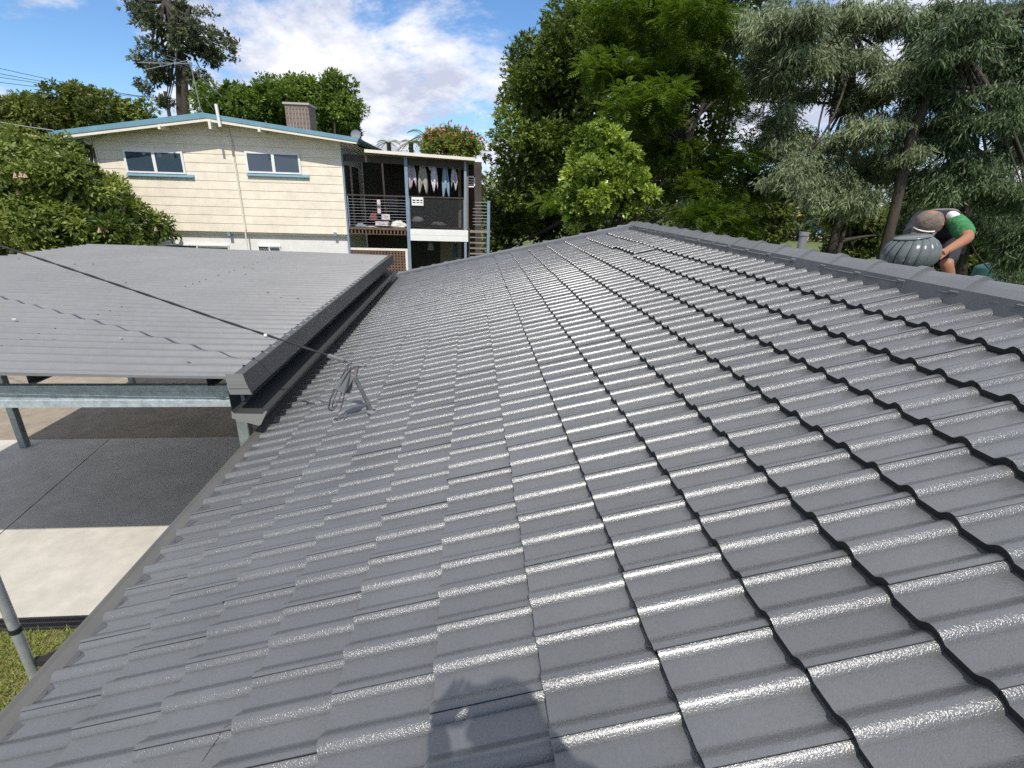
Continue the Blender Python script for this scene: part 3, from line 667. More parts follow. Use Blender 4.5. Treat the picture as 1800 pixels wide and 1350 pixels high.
# roof: barge boards, blue capping, soffit, sheet
rf = MB(); t0 = [hw(92, 230, BY-0.02), hw(354, 197.5, BY-0.02), hw(631, 242.4, BY-0.02)]
u0_ = [hw(96, 238.5, BY-0.02), hw(361.5, 207, BY-0.02), hw(628, 249, BY-0.02)]
for a in (0, 1): rf.add([t0[a], t0[a+1], u0_[a+1], u0_[a]]+[p_+V(0, 0.04, 0) for p_ in (t0[a], t0[a+1], u0_[a+1], u0_[a])], [(0, 3, 2, 1), (4, 5, 6, 7), (0, 1, 5, 4), (3, 7, 6, 2), (0, 4, 7, 3), (1, 2, 6, 5)])
nroof = rf.build('roof', M_BLUE, nh)
sh = MB(); e9 = V(0, 9.6, 0)
sh.add([t0[0]+V(0, .03, -.01), t0[1]+V(0, .03, -.01), t0[2]+V(0, .03, -.01), t0[0]+e9, t0[1]+e9, t0[2]+e9], [(0, 1, 4, 3), (1, 2, 5, 4)]); sh.build('roof_sheet', M_BLUE, nroof)
bb = MB(); lo = [bl, bmid, br]
for a in (0, 1):
    q = [u0_[a]+V(0, 0.02, 0.002), u0_[a+1]+V(0, 0.02, 0.002), lo[a+1]+V(0, 0.0, 0), lo[a]]
    bb.add(q+[p_+V(0, 0.035, 0) for p_ in q], [(0, 3, 2, 1), (4, 5, 6, 7), (0, 1, 5, 4), (3, 7, 6, 2), (0, 4, 7, 3), (1, 2, 6, 5)])
bb.build('barge_board', M_CREAM2, nroof)
sf = MB(); sf.add([bl+V(0, .03, .06), bmid+V(0, .03, .06), br+V(0, .03, .06), bl+V(0, .7, .06), bmid+V(0, .7, .06), br+V(0, .7, .06)], [(0, 1, 4, 3), (1, 2, 5, 4)]); sf.build('soffit', M_CREAM2, nroof)
for px_ in (280, 369, 455):
    q = hw(px_, 226 if px_ != 369 else 222, BY-0.05); zt = gab(q[0], 0.03)
    pu = MB(); pu.bx(q[0]-0.035, q[0]+0.035, BY-0.06, HY, zt-(0.10 if px_ != 369 else 0.22), zt); pu.build('purlin_end', M_CREAM2, nroof)
gt2 = MB(); gt2.bx(t0[0][0]-0.10, t0[0][0]+0.03, BY-0.06, HY+9, t0[0][2]-0.16, t0[0][2]-0.03); gt2.build('eave_gutter', M_BLUE, nroof)
# white stub pole, conduits on the wall
sp = MB(); a, b_ = hw(379.5, 183, BY-0.06), hw(387, 223, BY-0.06); sp.tube([a, b_], 0.045, 10); sp.build('service_riser', M_WHITE, nh)
cd = MB(); cd.tube([hw(401, 226, HY-0.04), hw(405, 244, HY-0.045), hw(431, 405, HY-0.045), hw(434, 430, HY-0.05), hw(437, 448, HY-0.05)], 0.022, 8)
cd.tube([hw(407.5, 244, HY-0.04), hw(432.5, 404, HY-0.04)], 0.012, 6); cd.build('conduit', M_CREAM2, nh)
# upstairs windows
def window(x0p, y0p, x1p, y1p, tintr=0):
    a, b_ = hw(x0p, y1p, HY-0.05), hw(x1p, y0p, HY-0.05); x0, x1, z0, z1 = a[0], b_[0], a[2], b_[2]; xm = (x0+x1)/2
    f = MB(); fw = 0.06; y0, y1 = HY-0.055, HY+0.02
    for c in ((x0, x1, z1-fw, z1), (x0, x1, z0, z0+fw*0.8), (x0, x0+fw, z0+fw*.8, z1-fw), (x1-fw, x1, z0+fw*.8, z1-fw), (xm-fw*0.75, xm+fw*0.75, z0+fw*.8, z1-fw)): f.bx(c[0], c[1], y0, y1, c[2], c[3])
    w_ = f.build('window', M_WHITE, nh)
    for s0, s1, sm in ((x0+fw, xm-fw*.75, 0), (xm+fw*.75, x1-fw, 1)):
        pn = MB(); pn.bx(s0, s1, HY-0.035, HY-0.03, z0+fw*.8, z1-fw); pn.build('pane', M_GLASS, w_)
        bd = MB(); hh = z1-fw - (z0+fw*.8); n_ = 7
        for j in range(n_):
            zz = z0+fw*.8+hh*(j+0.5)/n_
            if sm and j < 4: continue
            bd.bx(s0, s1, HY-0.0285, HY-0.024, zz-hh*.062, zz+hh*.062)
        bd.build('fly_screen', mat('screen_grey', (0.10, 0.125, 0.15), 0.6), w_)
    sl = MB(); sl.prism([(x0-0.02, HY-0.09, z0-0.075), (x0-0.02, HY-0.02, z0-0.003), (x0-0.02, HY+0.01, z0-0.003), (x0-0.02, HY+0.01, z0-0.09), (x0-0.02, HY-0.09, z0-0.09)], (x1-x0+0.24, 0, 0)); sl.build('sill', M_BLUE, w_)
window(223, 266, 319.5, 303); window(434.5, 269, 526, 303.5)
# lower storey: rendered wall, joist ends, louvre windows
lwz = wz0-0.02
lw_ = MB(); lw_.bx(WL+0.3, WR-0.02, HY+0.16, HY+8.5, -0.05, lwz); lw_.build('lower_wall', mat('white_render', (0.74, 0.72, 0.70), 0.8, vary=0.07, vscale=3), nh)
fb = MB(); fb.bx(WL, WR, HY+0.04, HY+0.155, wz0-0.07, wz0-0.004); fb.build('floor_bearer', M_CREAM, nh)
for px_ in (402, 589):
    q = hw(px_, 411, HY-0.02); j = MB(); j.bx(q[0]-0.05, q[0]+0.05, HY-0.03, HY+0.1, q[2]-0.07, q[2]+0.045); j.build('joist_end', M_BLUE2, nh)
def lowwin(x0p, x1p, y0p, kind):
    a, b_ = hw(x0p, y0p+30, HY+0.12), hw(x1p, y0p, HY+0.12); w_ = MB()
    w_.bx(a[0]-0.04, b_[0]+0.04, HY+0.10, HY+0.17, b_[2]-0.02, b_[2]+0.03); w_.bx(a[0]-0.03, a[0], HY+0.11, HY+0.17, a[2], b_[2]); w_.bx(b_[0], b_[0]+0.03, HY+0.11, HY+0.17, a[2], b_[2])
    xm = (a[0]+b_[0])/2; w_.bx(xm-0.02, xm+0.02, HY+0.11, HY+0.17, a[2], b_[2]); o = w_.build('lower_window', M_WHITE, nh)
    pn = MB(); pn.bx(a[0], b_[0], HY+0.145, HY+0.155, a[2], b_[2]-0.02); pn.build('pane', M_GLASS, o)
    lv = MB()
    if kind:
        for r in range(5):
            for c in range(8): lv.bx(a[0]+0.02+c*(xm-a[0]-0.05)/8, a[0]+0.02+(c+0.45)*(xm-a[0]-0.05)/8, HY+0.128, HY+0.14, b_[2]-0.05-r*0.09-0.05*(c % 2), b_[2]-0.02-r*0.09-0.05*(c % 2))
    for r in range(5): lv.bx(xm+0.03, b_[0], HY+0.12, HY+0.14, b_[2]-0.06-r*0.11, b_[2]-0.035-r*0.11)
    tag(lv.build('breeze_screen', mat('screen_pale', (0.45, 0.42, 0.38), 0.7), o), kind='stuff')
lowwin(298, 400, 432, 0); lowwin(459, 491, 433, 1)

# chimney clad with small brown tiles
chm = hw(523, 205, 19.5); ca_, cb_ = hw(500, 183, 19.5), hw(545, 228, 19.5)
ch = MB(); ch.bx(ca_[0], cb_[0], 19.5, 20.35, cb_[2]-0.4, ca_[2]); chim = ch.build('chimney', mat('chimney_grout', (0.46, 0.36, 0.29), 0.9), nroof)
tc_ = MB(); nc, nrw = 7, 6; W_, H_ = (cb_[0]-ca_[0])/nc, (ca_[2]-cb_[2]+0.1)/nrw
for r in range(nrw):
    for c in range(nc): tc_.bx(ca_[0]+c*W_+0.012, ca_[0]+(c+1)*W_-0.012, 19.48, 19.5, ca_[2]-(r+1)*H_+0.012, ca_[2]-r*H_-0.012)
    for c in range(6): tc_.bx(cb_[0], cb_[0]+0.02, 19.5+c*0.14+0.012, 19.5+(c+1)*0.14-0.012, ca_[2]-(r+1)*H_+0.012, ca_[2]-r*H_-0.012)
tag(tc_.build('chimney_tiles', mat('chimney_tile', (0.19, 0.135, 0.11), 0.7, vary=0.2, vscale=9), nroof), kind='stuff')
cp = MB(); cp.bx(ca_[0]-0.05, cb_[0]+0.06, 19.44, 20.4, ca_[2], ca_[2]+0.06); cp.build('chimney_coping', mat('coping', (0.42, 0.36, 0.30), 0.8), nroof)

# ---------------------------------------------------------------- verandah
VY = HY+0.05
xl, xp, xr = WR+0.04, hw(716, 350, VY)[0], hw(818, 350, VY)[0]
zrail = hw(716, 345, VY)[2]; zdeck = hw(716, 401, VY)[2]
va, vb = hw(640, 262, VY-0.3), hw(835, 277, VY-0.3)
vr = MB()
for (p_, q_, d_) in ((va, vb, 0.09),):
    vs = [p_, q_, q_-V(0, 0, d_), p_-V(0, 0, d_)]; vr.add(vs+[x+V(0, 3.6, 0.05) for x in vs], [(0, 3, 2, 1), (4, 5, 6, 7), (0, 1, 5, 4), (3, 7, 6, 2), (0, 4, 7, 3), (1, 2, 6, 5)])
ver = vr.build('verandah_roof', M_CREAM2, nh)
be = MB(); be.bar((xl, VY+0.06, va[2]-0.24), (xr, VY+0.06, vb[2]-0.20), 0.06, 0.2); be.build('verandah_beam', M_DARKW, nh)
for x, s, m_ in ((xp, 0.10, M_BLUE2), (xr, 0.08, M_BLUE2), (xl, 0.07, M_BLUE2)):
    zt = va[2]-0.1+(vb[2]-va[2])*(x-va[0])/(vb[0]-va[0])
    po = MB(); po.bx(x-s/2, x+s/2, VY-0.05, VY-0.05+s, -0.02, zt-0.02); po.build('verandah_post', m_, nh)
po = MB(); po.bx(xr-0.02, xr+0.10, VY+0.06, VY+0.16, zdeck, va[2]-0.2); po.bx(xr-0.25, xr-0.15, VY+0.9, VY+1.0, zdeck, va[2]-0.2); po.build('verandah_stud', mat('raw_timber', (0.24, 0.17, 0.11), 0.8), nh)
# deck, joists, back wall, white fascia boards
dk = MB(); dk.bx(xl, xr+0.05, VY, VY+3.2, zdeck-0.06, zdeck-0.01); dk.build('deck', M_DARKW, nh)
for j in range(16):
    x = xl+0.1+j*0.115
    jo = MB(); jo.bx(x, x+0.045, VY-0.02, VY+3.0, zdeck-0.20, zdeck-0.062); jo.build('joist', M_BROWN, nh)
ft = MB(); ft.bx(xl, xp-0.05, VY-0.035, VY-0.02, zdeck-0.075, zdeck-0.01); ft.bx(xl, xp-0.05, VY-0.035, VY-0.02, zdeck-0.225, zdeck-0.205); ft.build('deck_edge', M_BROWN, nh)
for z0, z1 in ((zdeck-0.20, zdeck-0.015), (zdeck-0.385, zdeck-0.205)):
    wf = MB(); wf.bx(xp+0.06, xr+0.09, VY-0.07, VY-0.052, z0, z1); wf.build('deck_fascia', M_WHITE, nh)
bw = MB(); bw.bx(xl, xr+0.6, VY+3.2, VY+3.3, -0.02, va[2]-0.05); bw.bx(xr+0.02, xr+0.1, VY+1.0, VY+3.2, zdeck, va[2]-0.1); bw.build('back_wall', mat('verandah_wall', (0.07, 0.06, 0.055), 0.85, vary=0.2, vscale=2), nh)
# railings
rl = MB(); rl.bx(xl, xr, VY-0.03, VY+0.03, zrail-0.03, zrail+0.015); rl.build('top_rail', M_DARKW, nh)
for j in range(10):
    zz = zdeck+0.06+j*(zrail-zdeck-0.1)/10
    w_ = MB(); w_.tube([(xl, VY, zz), (xp-0.05, VY, zz)], 0.0042, 5); w_.build('rail_wire', mat('wire_steel', (0.32, 0.32, 0.33), 0.4, metal=0.5), nh)
ps = MB(); ps.bx(xp+0.04, xp+0.075, VY-0.02, VY+0.015, zdeck, zrail-0.03); ps.bx(xr-0.06, xr-0.03, VY-0.02, VY+0.015, zdeck, zrail-0.03); ps.bx(xl+0.06, xl+0.085, VY-0.02, VY+0.015, zdeck, zrail-0.03); ps.build('rail_post', M_BLUE2, nh)
pn = MB(); pn.bx(xp+0.08, xr-0.07, VY-0.004, VY+0.004, zdeck+0.03, zrail-0.05)
pn.build('smoked_panel', mat('smoked_panel', (0.035, 0.035, 0.038), 0.12, alpha=0.4), nh)
# lattice below the deck
la, lb = hw(614, 438, VY), hw(716, 480, VY); lz1, lz0 = la[2], la[2]-1.1
lf = MB(); lf.bx(xl-0.02, xp-0.05, VY-0.01, VY+0.05, lz1-0.02, lz1+0.05); lf.bx(xp-0.14, xp-0.06, VY-0.01, VY+0.04, lz0, lz1-0.021); lf.build('lattice_frame', M_CREAM2, nh)
lt = MB(); n_ = 18
for j in range(n_):
    x = xl+j*(xp-0.14-xl)/n_; lt.bx(x, x+0.055, VY+0.01, VY+0.02, lz0, lz1-0.03)
for j in range(12):
    z_ = lz0+j*0.092; lt.bx(xl, xp-0.14, VY+0.021, VY+0.03, z_, z_+0.05)
tag(lt.build('lattice', M_BROWN, nh), kind='stuff')
# air vent box on the right side
vx = MB(); a, b_ = hw(818, 329, VY+0.4), hw(835, 310, VY+0.4)
for c in ((a[0], b_[0], a[2], a[2]+0.04), (a[0], b_[0], b_[2]-0.04, b_[2]), (b_[0]-0.04, b_[0], a[2], b_[2])): vx.bx(c[0], c[1], VY+0.4, VY+0.22, c[2], c[3])
hood = vx.build('window_hood', M_WHITE, nh)
for j in range(4): s_ = MB(); zz = a[2]+0.08+j*0.075; s_.bar((a[0], VY+0.45, zz), (b_[0]-0.04, VY+0.45, zz), 0.08, 0.012, up=(0, .4, 1)); s_.build('louvre', M_WHITE, hood)
# back stairs
st = thing('back_stairs', 'dark timber stairs with a pale blue post beside the verandah', 'stairs', (0.5, VY+1.2, 0))
sx0, sx1 = hw(826, 390, VY+0.8)[0], hw(855, 390, VY+0.8)[0]; SY = VY+0.8
for j in range(12):
    zz = zdeck-0.1-j*0.185; t_ = MB(); t_.bx(sx0, sx1, SY+0.0+j*-0.02, SY+0.26-j*0.02, zz-0.04, zz); t_.build('tread', mat('weathered_tread', (0.26, 0.22, 0.19), 0.8, vary=0.2, vscale=8), st)
ss = MB(); ss.bar((sx1+0.03, SY+0.1, zdeck), (sx1+0.03, SY-0.15, zdeck-2.4), 0.05, 0.22); ss.bar((sx0-0.03, SY+0.1, zdeck), (sx0-0.03, SY-0.15, zdeck-2.4), 0.05, 0.22); ss.build('stringer', M_DARKW, st)
sp_ = MB(); q = hw(859, 353, SY-0.1); sp_.bx(q[0]-0.05, q[0]+0.05, SY-0.15, SY-0.05, 0, q[2]); sp_.build('stair_post', M_BLUE2, st)
for j in range(8):
    zz = q[2]-0.06-j*0.105; b1 = MB(); b1.tube([(sx0+0.1, SY-0.1, zz), (q[0]-0.05, SY-0.1, zz)], 0.006, 5); b1.build('rail_bar', MATS['wire_steel'], st)
lg = MB(); lg.bx(sx0, q[0]-0.05, SY-0.12, SY-0.05, zdeck-0.14, zdeck-0.06); lg.build('landing', MATS['weathered_tread'], st)

# ---------------------------------------------------------------- washing on the line and clutter on the deck
cl_line = thing('clothes_line', 'thin line under the verandah roof carrying the washing', 'clothes line', (xp, VY+0.22, 5))
zl = hw(740, 290, VY+0.22)[2]
w_ = MB(); w_.tube([(xp, VY+0.22, zl), (xr, VY+0.22, zl-0.08)], 0.005, 5); w_.build('line', M_WHITE, cl_line)
def cloth(name, label, pxc, ytop, ybot, wpx, col, seed):
    r_ = random.Random(seed); a = hw(pxc, ytop, VY+0.22); b_ = hw(pxc+2, ybot, VY+0.22); w = wpx/880*18.5; nx, nz = 10, 12; vs = []
    for j in range(nz+1):
        t = j/nz
        for i in range(nx+1):
            u = i/nx-0.5; ww = w*(0.20+0.95*math.sin(min(1, t*1.1)*math.pi*0.62)); hem = (0.16*math.sin(i*0.8+seed*2)-0.10*abs(u))*t*t
            vs.append((a[0]+(b_[0]-a[0])*t+u*ww, VY+0.22+0.035*math.sin(i*0.95+seed+t*2.2)*(0.4+t), a[2]+(b_[2]-a[2])*t+hem))
    mb = MB(); mb.add(vs, [(j*(nx+1)+i, j*(nx+1)+i+1, (j+1)*(nx+1)+i+1, (j+1)*(nx+1)+i) for j in range(nz) for i in range(nx)], 0, True)
    o = mb.build(name, mat('cloth_'+str(seed), col, 0.9, vary=0.15, vscale=9)); tag(o, label, name.split('_')[-1], 'washing hung under the verandah roof')
    sol = o.modifiers.new('s', 'SOLIDIFY'); sol.thickness = 0.006
cloth('hanging_towel', 'pink and white towel hanging nearest the blue verandah post', 722, 278, 324, 13, (0.52, 0.42, 0.46), 1)
cloth('hanging_shirt', 'olive grey shirt hanging second from the blue verandah post', 742, 280, 331, 13, (0.33, 0.32, 0.27), 2)
cloth('hanging_singlet', 'small white singlet hanging high between the two longer garments', 752, 278, 290, 11, (0.60, 0.59, 0.58), 3)
cloth('hanging_trousers', 'long white trousers hanging in the middle of the washing line', 762, 279, 329, 9, (0.60, 0.58, 0.62), 4)
cloth('hanging_jeans', 'light blue jeans hanging over the smoked rail panel', 782, 284, 338, 10, (0.22, 0.32, 0.42), 5)
cloth('hanging_apron', 'small mauve apron hanging nearest the right hand stud', 797, 291, 326, 9, (0.47, 0.42, 0.47), 6)
def clut(pxa, pya, Y): return hw(pxa, pya, Y)
def cartons(name, label, pxc, pyc, w, d, h, col, rz):
    q = clut(pxc, pyc, VY+0.35); R = np.array(Matrix.Rotation(rz, 3, 'Z')); t = thing(name, label, name.split('_')[-1], q)
    mb = MB(); mb.box(q+V(0, 0, h/2), (w, d, h), R, bev=0.008); mb.build('body', mat(name+'_card'+str(int(pxc)), col, 0.75, vary=0.08, vscale=12), t)
    mb = MB(); mb.box(q+V(0, 0, h+0.003), (w*0.98, 0.05, 0.004), R); mb.build('tape', mat('carton_tape', (0.5, 0.38, 0.25), 0.4), t)
    mb = MB(); mb.box(q+V(0, 0, h*0.55)+R@V(0, -d/2-0.002, 0), (w*0.5, 0.002, h*0.3), R); mb.build('printed_label', mat('carton_label', (0.45, 0.42, 0.42), 0.6), t)
cartons('storage_box', 'white box with a grey label on the deck behind the wires', 678, 386, 0.26, 0.2, 0.17, (0.68, 0.63, 0.63), 0.3)
cartons('upright_carton', 'tall narrow white and red carton standing on the deck', 667, 375, 0.11, 0.16, 0.42, (0.70, 0.55, 0.55), 0.1)
cartons('low_carton', 'wide low pinkish carton lying at the deck edge', 673, 397, 0.42, 0.3, 0.14, (0.62, 0.56, 0.58), -0.1)
def bundle(name, label, cat, pxc, pyc, rx, ry, rz, col, seed):
    q = clut(pxc, pyc, VY+0.3); mb = MB(); nn, mm = 18, 10; vs = []; r_ = np.random.default_rng(seed); ph = r_.uniform(0, 6, 6)
    for j in range(mm+1):
        th = math.pi*j/mm
        for i in range(nn):
            a = 2*math.pi*i/nn; k_ = 1+0.16*math.sin(3*a+ph[0]+2*th)+0.12*math.sin(5*a+ph[1]-3*th)+0.1*math.sin(7*th+ph[2]+2*a)
            vs.append((q[0]+rx*k_*math.sin(th)*math.cos(a), q[1]+ry*k_*math.sin(th)*math.sin(a), q[2]+max(-0.0, rz*k_*(math.cos(th)+0.35))))
    mb.add(vs, [(j*nn+i, j*nn+(i+1) % nn, (j+1)*nn+(i+1) % nn, (j+1)*nn+i) for j in range(mm) for i in range(nn)], 0, True)
    tag(mb.build(name, mat(name+'_c', col, 0.9, vary=0.12, vscale=10)), label, cat)
bundle('cloth_bundle', 'crumpled white sheet heaped on the deck beside the blue post', 'sheet', 700, 400, 0.25, 0.15, 0.14, (0.70, 0.68, 0.62), 5)
bundle('dropped_blanket', 'cream blanket spread along the deck edge behind the wires', 'blanket', 652, 402, 0.30, 0.12, 0.05, (0.55, 0.53, 0.50), 8)
bundle('toy_bag', 'dark red drawstring bag slumped on the deck behind the tall carton', 'bag', 657, 388, 0.13, 0.10, 0.16, (0.16, 0.05, 0.06), 11)
bundle('laundry_pile', 'grey blue clothes piled on the deck in front of the house wall', 'clothes', 634, 399, 0.17, 0.12, 0.08, (0.20, 0.22, 0.27), 13)
bundle('cushion', 'small pale cushion on the deck behind the smoked panel', 'cushion', 770, 396, 0.24, 0.14, 0.07, (0.36, 0.34, 0.32), 17)
def folding_chair():
    q = clut(688, 396, VY+0.9); t = thing('folding_chair', 'dark folding chair standing back on the verandah deck', 'chair', q); mm_ = mat('chair_dark', (0.05, 0.055, 0.06), 0.7)
    for dx in (-0.2, 0.2):
        for y0, y1 in ((-0.2, 0.22), (0.22, -0.18)):
            mb = MB(); mb.tube([q+V(dx, y0, 0), q+V(dx, y1, 0.46)], 0.013, 6); mb.build('leg', mm_, t)
    mb = MB(); mb.box(q+V(0, 0, 0.46), (0.44, 0.42, 0.03), bev=0.01); mb.build('seat', mm_, t)
    mb = MB(); mb.box(q+V(0, 0.24, 0.76), (0.44, 0.03, 0.36), bev=0.01); mb.build('backrest', mm_, t)
folding_chair()
# wire basket seat / toy pram
pr = thing('toy_pram', 'small red wheeled toy pram with a white hood at the blue post', 'pram', clut(735, 400, VY+0.25)); q = clut(735, 400, VY+0.25)
mb = MB(); mb.lathe([(0.02, 0.24), (0.13, 0.22), (0.2, 0.12), (0.19, 0.08)], q+V(0, 0, 0.12), 14); mb.build('hood', mat('pram_hood', (0.62, 0.60, 0.58), 0.8), pr)
mb = MB(); mb.box(q+V(0, 0, 0.15), (0.34, 0.2, 0.1), bev=0.03); mb.build('body', mat('pram_red', (0.32, 0.05, 0.05), 0.6), pr)
for dx in (-0.13, 0.14):
    mb = MB(); ring = [q+V(dx+0.075*math.cos(a), -0.11, 0.075+0.075*math.sin(a)) for a in np.linspace(0, 2*math.pi, 13)]; mb.tube(ring, 0.014, 6, cap=False); mb.build('wheel', M_BLACK, pr)
cr_ = thing('plastic_crate', 'white slotted plastic crate hanging inside the smoked rail panel', 'crate', clut(733, 360, VY-0.03)); a, b_ = hw(724, 361, VY-0.03), hw(744, 347, VY-0.03)
mb = MB()
for z0, z1 in ((0, .3), (.42, .55), (.72, 1)): mb.bx(a[0], b_[0], VY-0.05, VY-0.035, a[2]+(b_[2]-a[2])*z0, a[2]+(b_[2]-a[2])*z1)
mb.build('side', M_WHITE, cr_)
for f_ in (0, .33, .66, .92):
    mb = MB(); x = a[0]+(b_[0]-a[0])*f_; mb.bx(x, x+0.03, VY-0.052, VY-0.036, a[2], b_[2]); mb.build('rib', M_WHITE, cr_)
# things stored below the deck
for i, (pxc, y0, y1, col, lab) in enumerate(((757, 425, 440, (0.30, 0.30, 0.29), 'grey rag hanging under the deck behind the lattice end'), (800, 428, 452, (0.07, 0.10, 0.16), 'dark blue overalls hanging under the deck by the right post'))):
    a = hw(pxc, y0, VY+0.8); b_ = hw(pxc, y1, VY+0.8); mb = MB(); n_ = 8
    vs = [(a[0]+(u-0.5)*0.2*(0.6+0.6*t), VY+0.8+0.04*math.sin(u*9+i), a[2]+(b_[2]-a[2])*t) for t in np.linspace(0, 1, 6) for u in np.linspace(0, 1, n_)]
    mb.add(vs, [(j*n_+k_, j*n_+k_+1, (j+1)*n_+k_+1, (j+1)*n_+k_) for j in range(5) for k_ in range(n_-1)], 0, True)
    o = tag(mb.build('hanging_rag' if i == 0 else 'hanging_overalls', mat('rag%d' % i, col, 0.9)), lab, 'rag' if i == 0 else 'overalls'); o.modifiers.new('s', 'SOLIDIFY').thickness = 0.006
und = MB(); a = hw(776, 424, VY+2.2); und.bx(a[0]-0.05, a[0]+0.75, VY+2.2, VY+2.26, 0, a[2]); und.build('store_room_panel', mat('store_panel', (0.24, 0.2, 0.15), 0.8), nh)

# ---------------------------------------------------------------- antenna, dish, wall light
an = thing('television_antenna', 'thin metal television antenna with long boom on the gable ridge', 'antenna', hw(362, 222, 17.2)); AY = 17.6
M_ALU = mat('antenna_metal', (0.34, 0.34, 0.34), 0.4, metal=0.6)
mb = MB(); mb.tube([hw(365, 212, AY), hw(352, 190, AY), hw(334, 108, AY)], 0.013, 6); mb.build('mast', M_ALU, an)
mb = MB(); mb.tube([hw(242, 110, AY), hw(335, 112, AY)], 0.011, 6); mb.tube([hw(258, 122, AY), hw(332, 106, AY)], 0.010, 6); mb.build('boom', M_ALU, an)
for t, l in ((0.0, .05), (0.22, .35), (0.42, .45), (0.6, .6), (0.8, .75), (0.98, 1.0)):
    q = hw(250+82*t, 111+2*t, AY); mb = MB(); mb.tube([q-V(0.05, l, 0.0), q+V(0.05, l, 0.06)], 0.006, 5); mb.build('element', M_ALU, an)
mb = MB(); mb.tube([hw(334, 118, AY), hw(390, 170, AY+0.3)], 0.007, 5); mb.tube([hw(356, 165, AY), hw(376, 194, AY+0.3)], 0.007, 5); mb.build('stay', M_ALU, an)
di = thing('satellite_dish', 'small grey satellite dish at the right end of the gable roof', 'satellite dish', hw(628, 246, 17.3)); q = hw(626, 238, 17.3)
mb = MB(); Rd = np.array(Matrix.Rotation(math.radians(70), 3, 'X')); mb.lathe([(0.0, 0.0), (0.07, 0.01), (0.13, 0.04), (0.15, 0.055)], q, 18, 0, Rd); mb.build('reflector', mat('dish_grey', (0.20, 0.21, 0.23), 0.5), di)
mb = MB(); mb.tube([q+V(0, 0, -0.3), q+V(0, 0.05, 0)], 0.02, 6); mb.tube([q+V(0, 0, -0.05), q+V(0.0, -0.28, -0.02)], 0.01, 5); mb.build('arm', M_ALU, di)
q = hw(155, 247, 17.42); fl_ = thing('flood_light', 'small white flood light under the left eave corner', 'light', q)
mb = MB(); mb.lathe([(0.0, 0.09), (0.05, 0.08), (0.09, 0.0), (0.095, -0.06)], q, 12, 0, np.array(Matrix.Rotation(-0.9, 3, 'X'))); mb.build('shade', M_WHITE, fl_)
mb = MB(); mb.tube([q+V(0, 0, 0.05), q+V(0.05, 0.1, 0.1)], 0.02, 6); mb.build('arm', M_WHITE, fl_)
# ================================================================== planting
def E_(px, py, Y, rx, rz, ry=None):
    c = at(px, py, Y=Y); dep = (c-CAMP)@CF; ax, az = rx/FPX*dep, rz/FPX*dep
    return (c[0], c[1], c[2], ax, ry if ry else (ax+az)/2*0.9, az)
def subclumps(ells, n, r0, r1, r_, lo=0.62, hi=1.0, squash=0.75):
    e = np.array(ells); w = e[:, 3]*e[:, 4]+e[:, 3]*e[:, 5]+e[:, 4]*e[:, 5]; idx = r_.choice(len(e), n, p=w/w.sum())
    d = r_.normal(size=(n, 3)); d /= np.linalg.norm(d, axis=1)[:, None]; f = r_.uniform(lo, hi, n)**0.7
    c = e[idx, :3] + d*e[idx, 3:6]*f[:, None]; r = r_.uniform(r0, r1, n)
    keep = c[:, 2] > 0.15
    return np.concatenate([c, np.stack([r, r, r*squash], 1)], 1)[keep]
# leaf templates: (quads, 4, 3) in (along, side, normal)
def kite(o, d, s, L, W, fold=0.0):
    o, d, s = map(np.asarray, (o, d, s)); n_ = np.cross(d, s)
    return [o, o+d*L*0.45+s*W*0.5+n_*fold, o+d*L, o+d*L*0.45-s*W*0.5+n_*fold]
def T_twig(L, W, k, r_, spread=0.9, step=0.35):
    q = []
    for i in range(k):
        a = r_.uniform(-spread, spread)*(1 if i else 0.2); b = r_.uniform(-0.7, 0.7)
        d = np.array([math.cos(a)*math.cos(b), math.sin(a)*math.cos(b), math.sin(b)]); s = np.cross([0.2*r_.normal(), 0.2*r_.normal(), 1], d); s /= np.linalg.norm(s)
        q.append(kite((i*step*L*0.5, r_.normal()*0.1*L, r_.normal()*0.15*L), d, s, L*r_.uniform(0.75, 1.2), W*r_.uniform(0.8, 1.2)))
    return np.array(q)
def T_frond(n, length, leaf, W):
    q = []
    for i in range(n):
        x = length*(i+0.5)/n; z = -0.35*length*(i/n)**2; l = leaf*math.sin(math.pi*(0.18+0.78*(i+0.5)/n))
        for sg in (-1, 1):
            d = np.array([0.55, sg*0.83, -0.12]); d /= np.linalg.norm(d); s = np.cross([0, 0, 1.0], d); q.append(kite((x, 0, z), d, s, l, W))
    return np.array(q)
def T_hang(L, W, k, r_):
    q = []
    for i in range(k):
        d = np.array([-1, r_.normal()*0.35, r_.normal()*0.35]); d /= np.linalg.norm(d); s = np.cross(d, r_.normal(size=3)); s /= np.linalg.norm(s)
        q.append(kite((-0.25*L*i, r_.normal()*0.25*L, r_.normal()*0.25*L), d, s, L*r_.uniform(0.7, 1.2), W))
    return np.array(q)
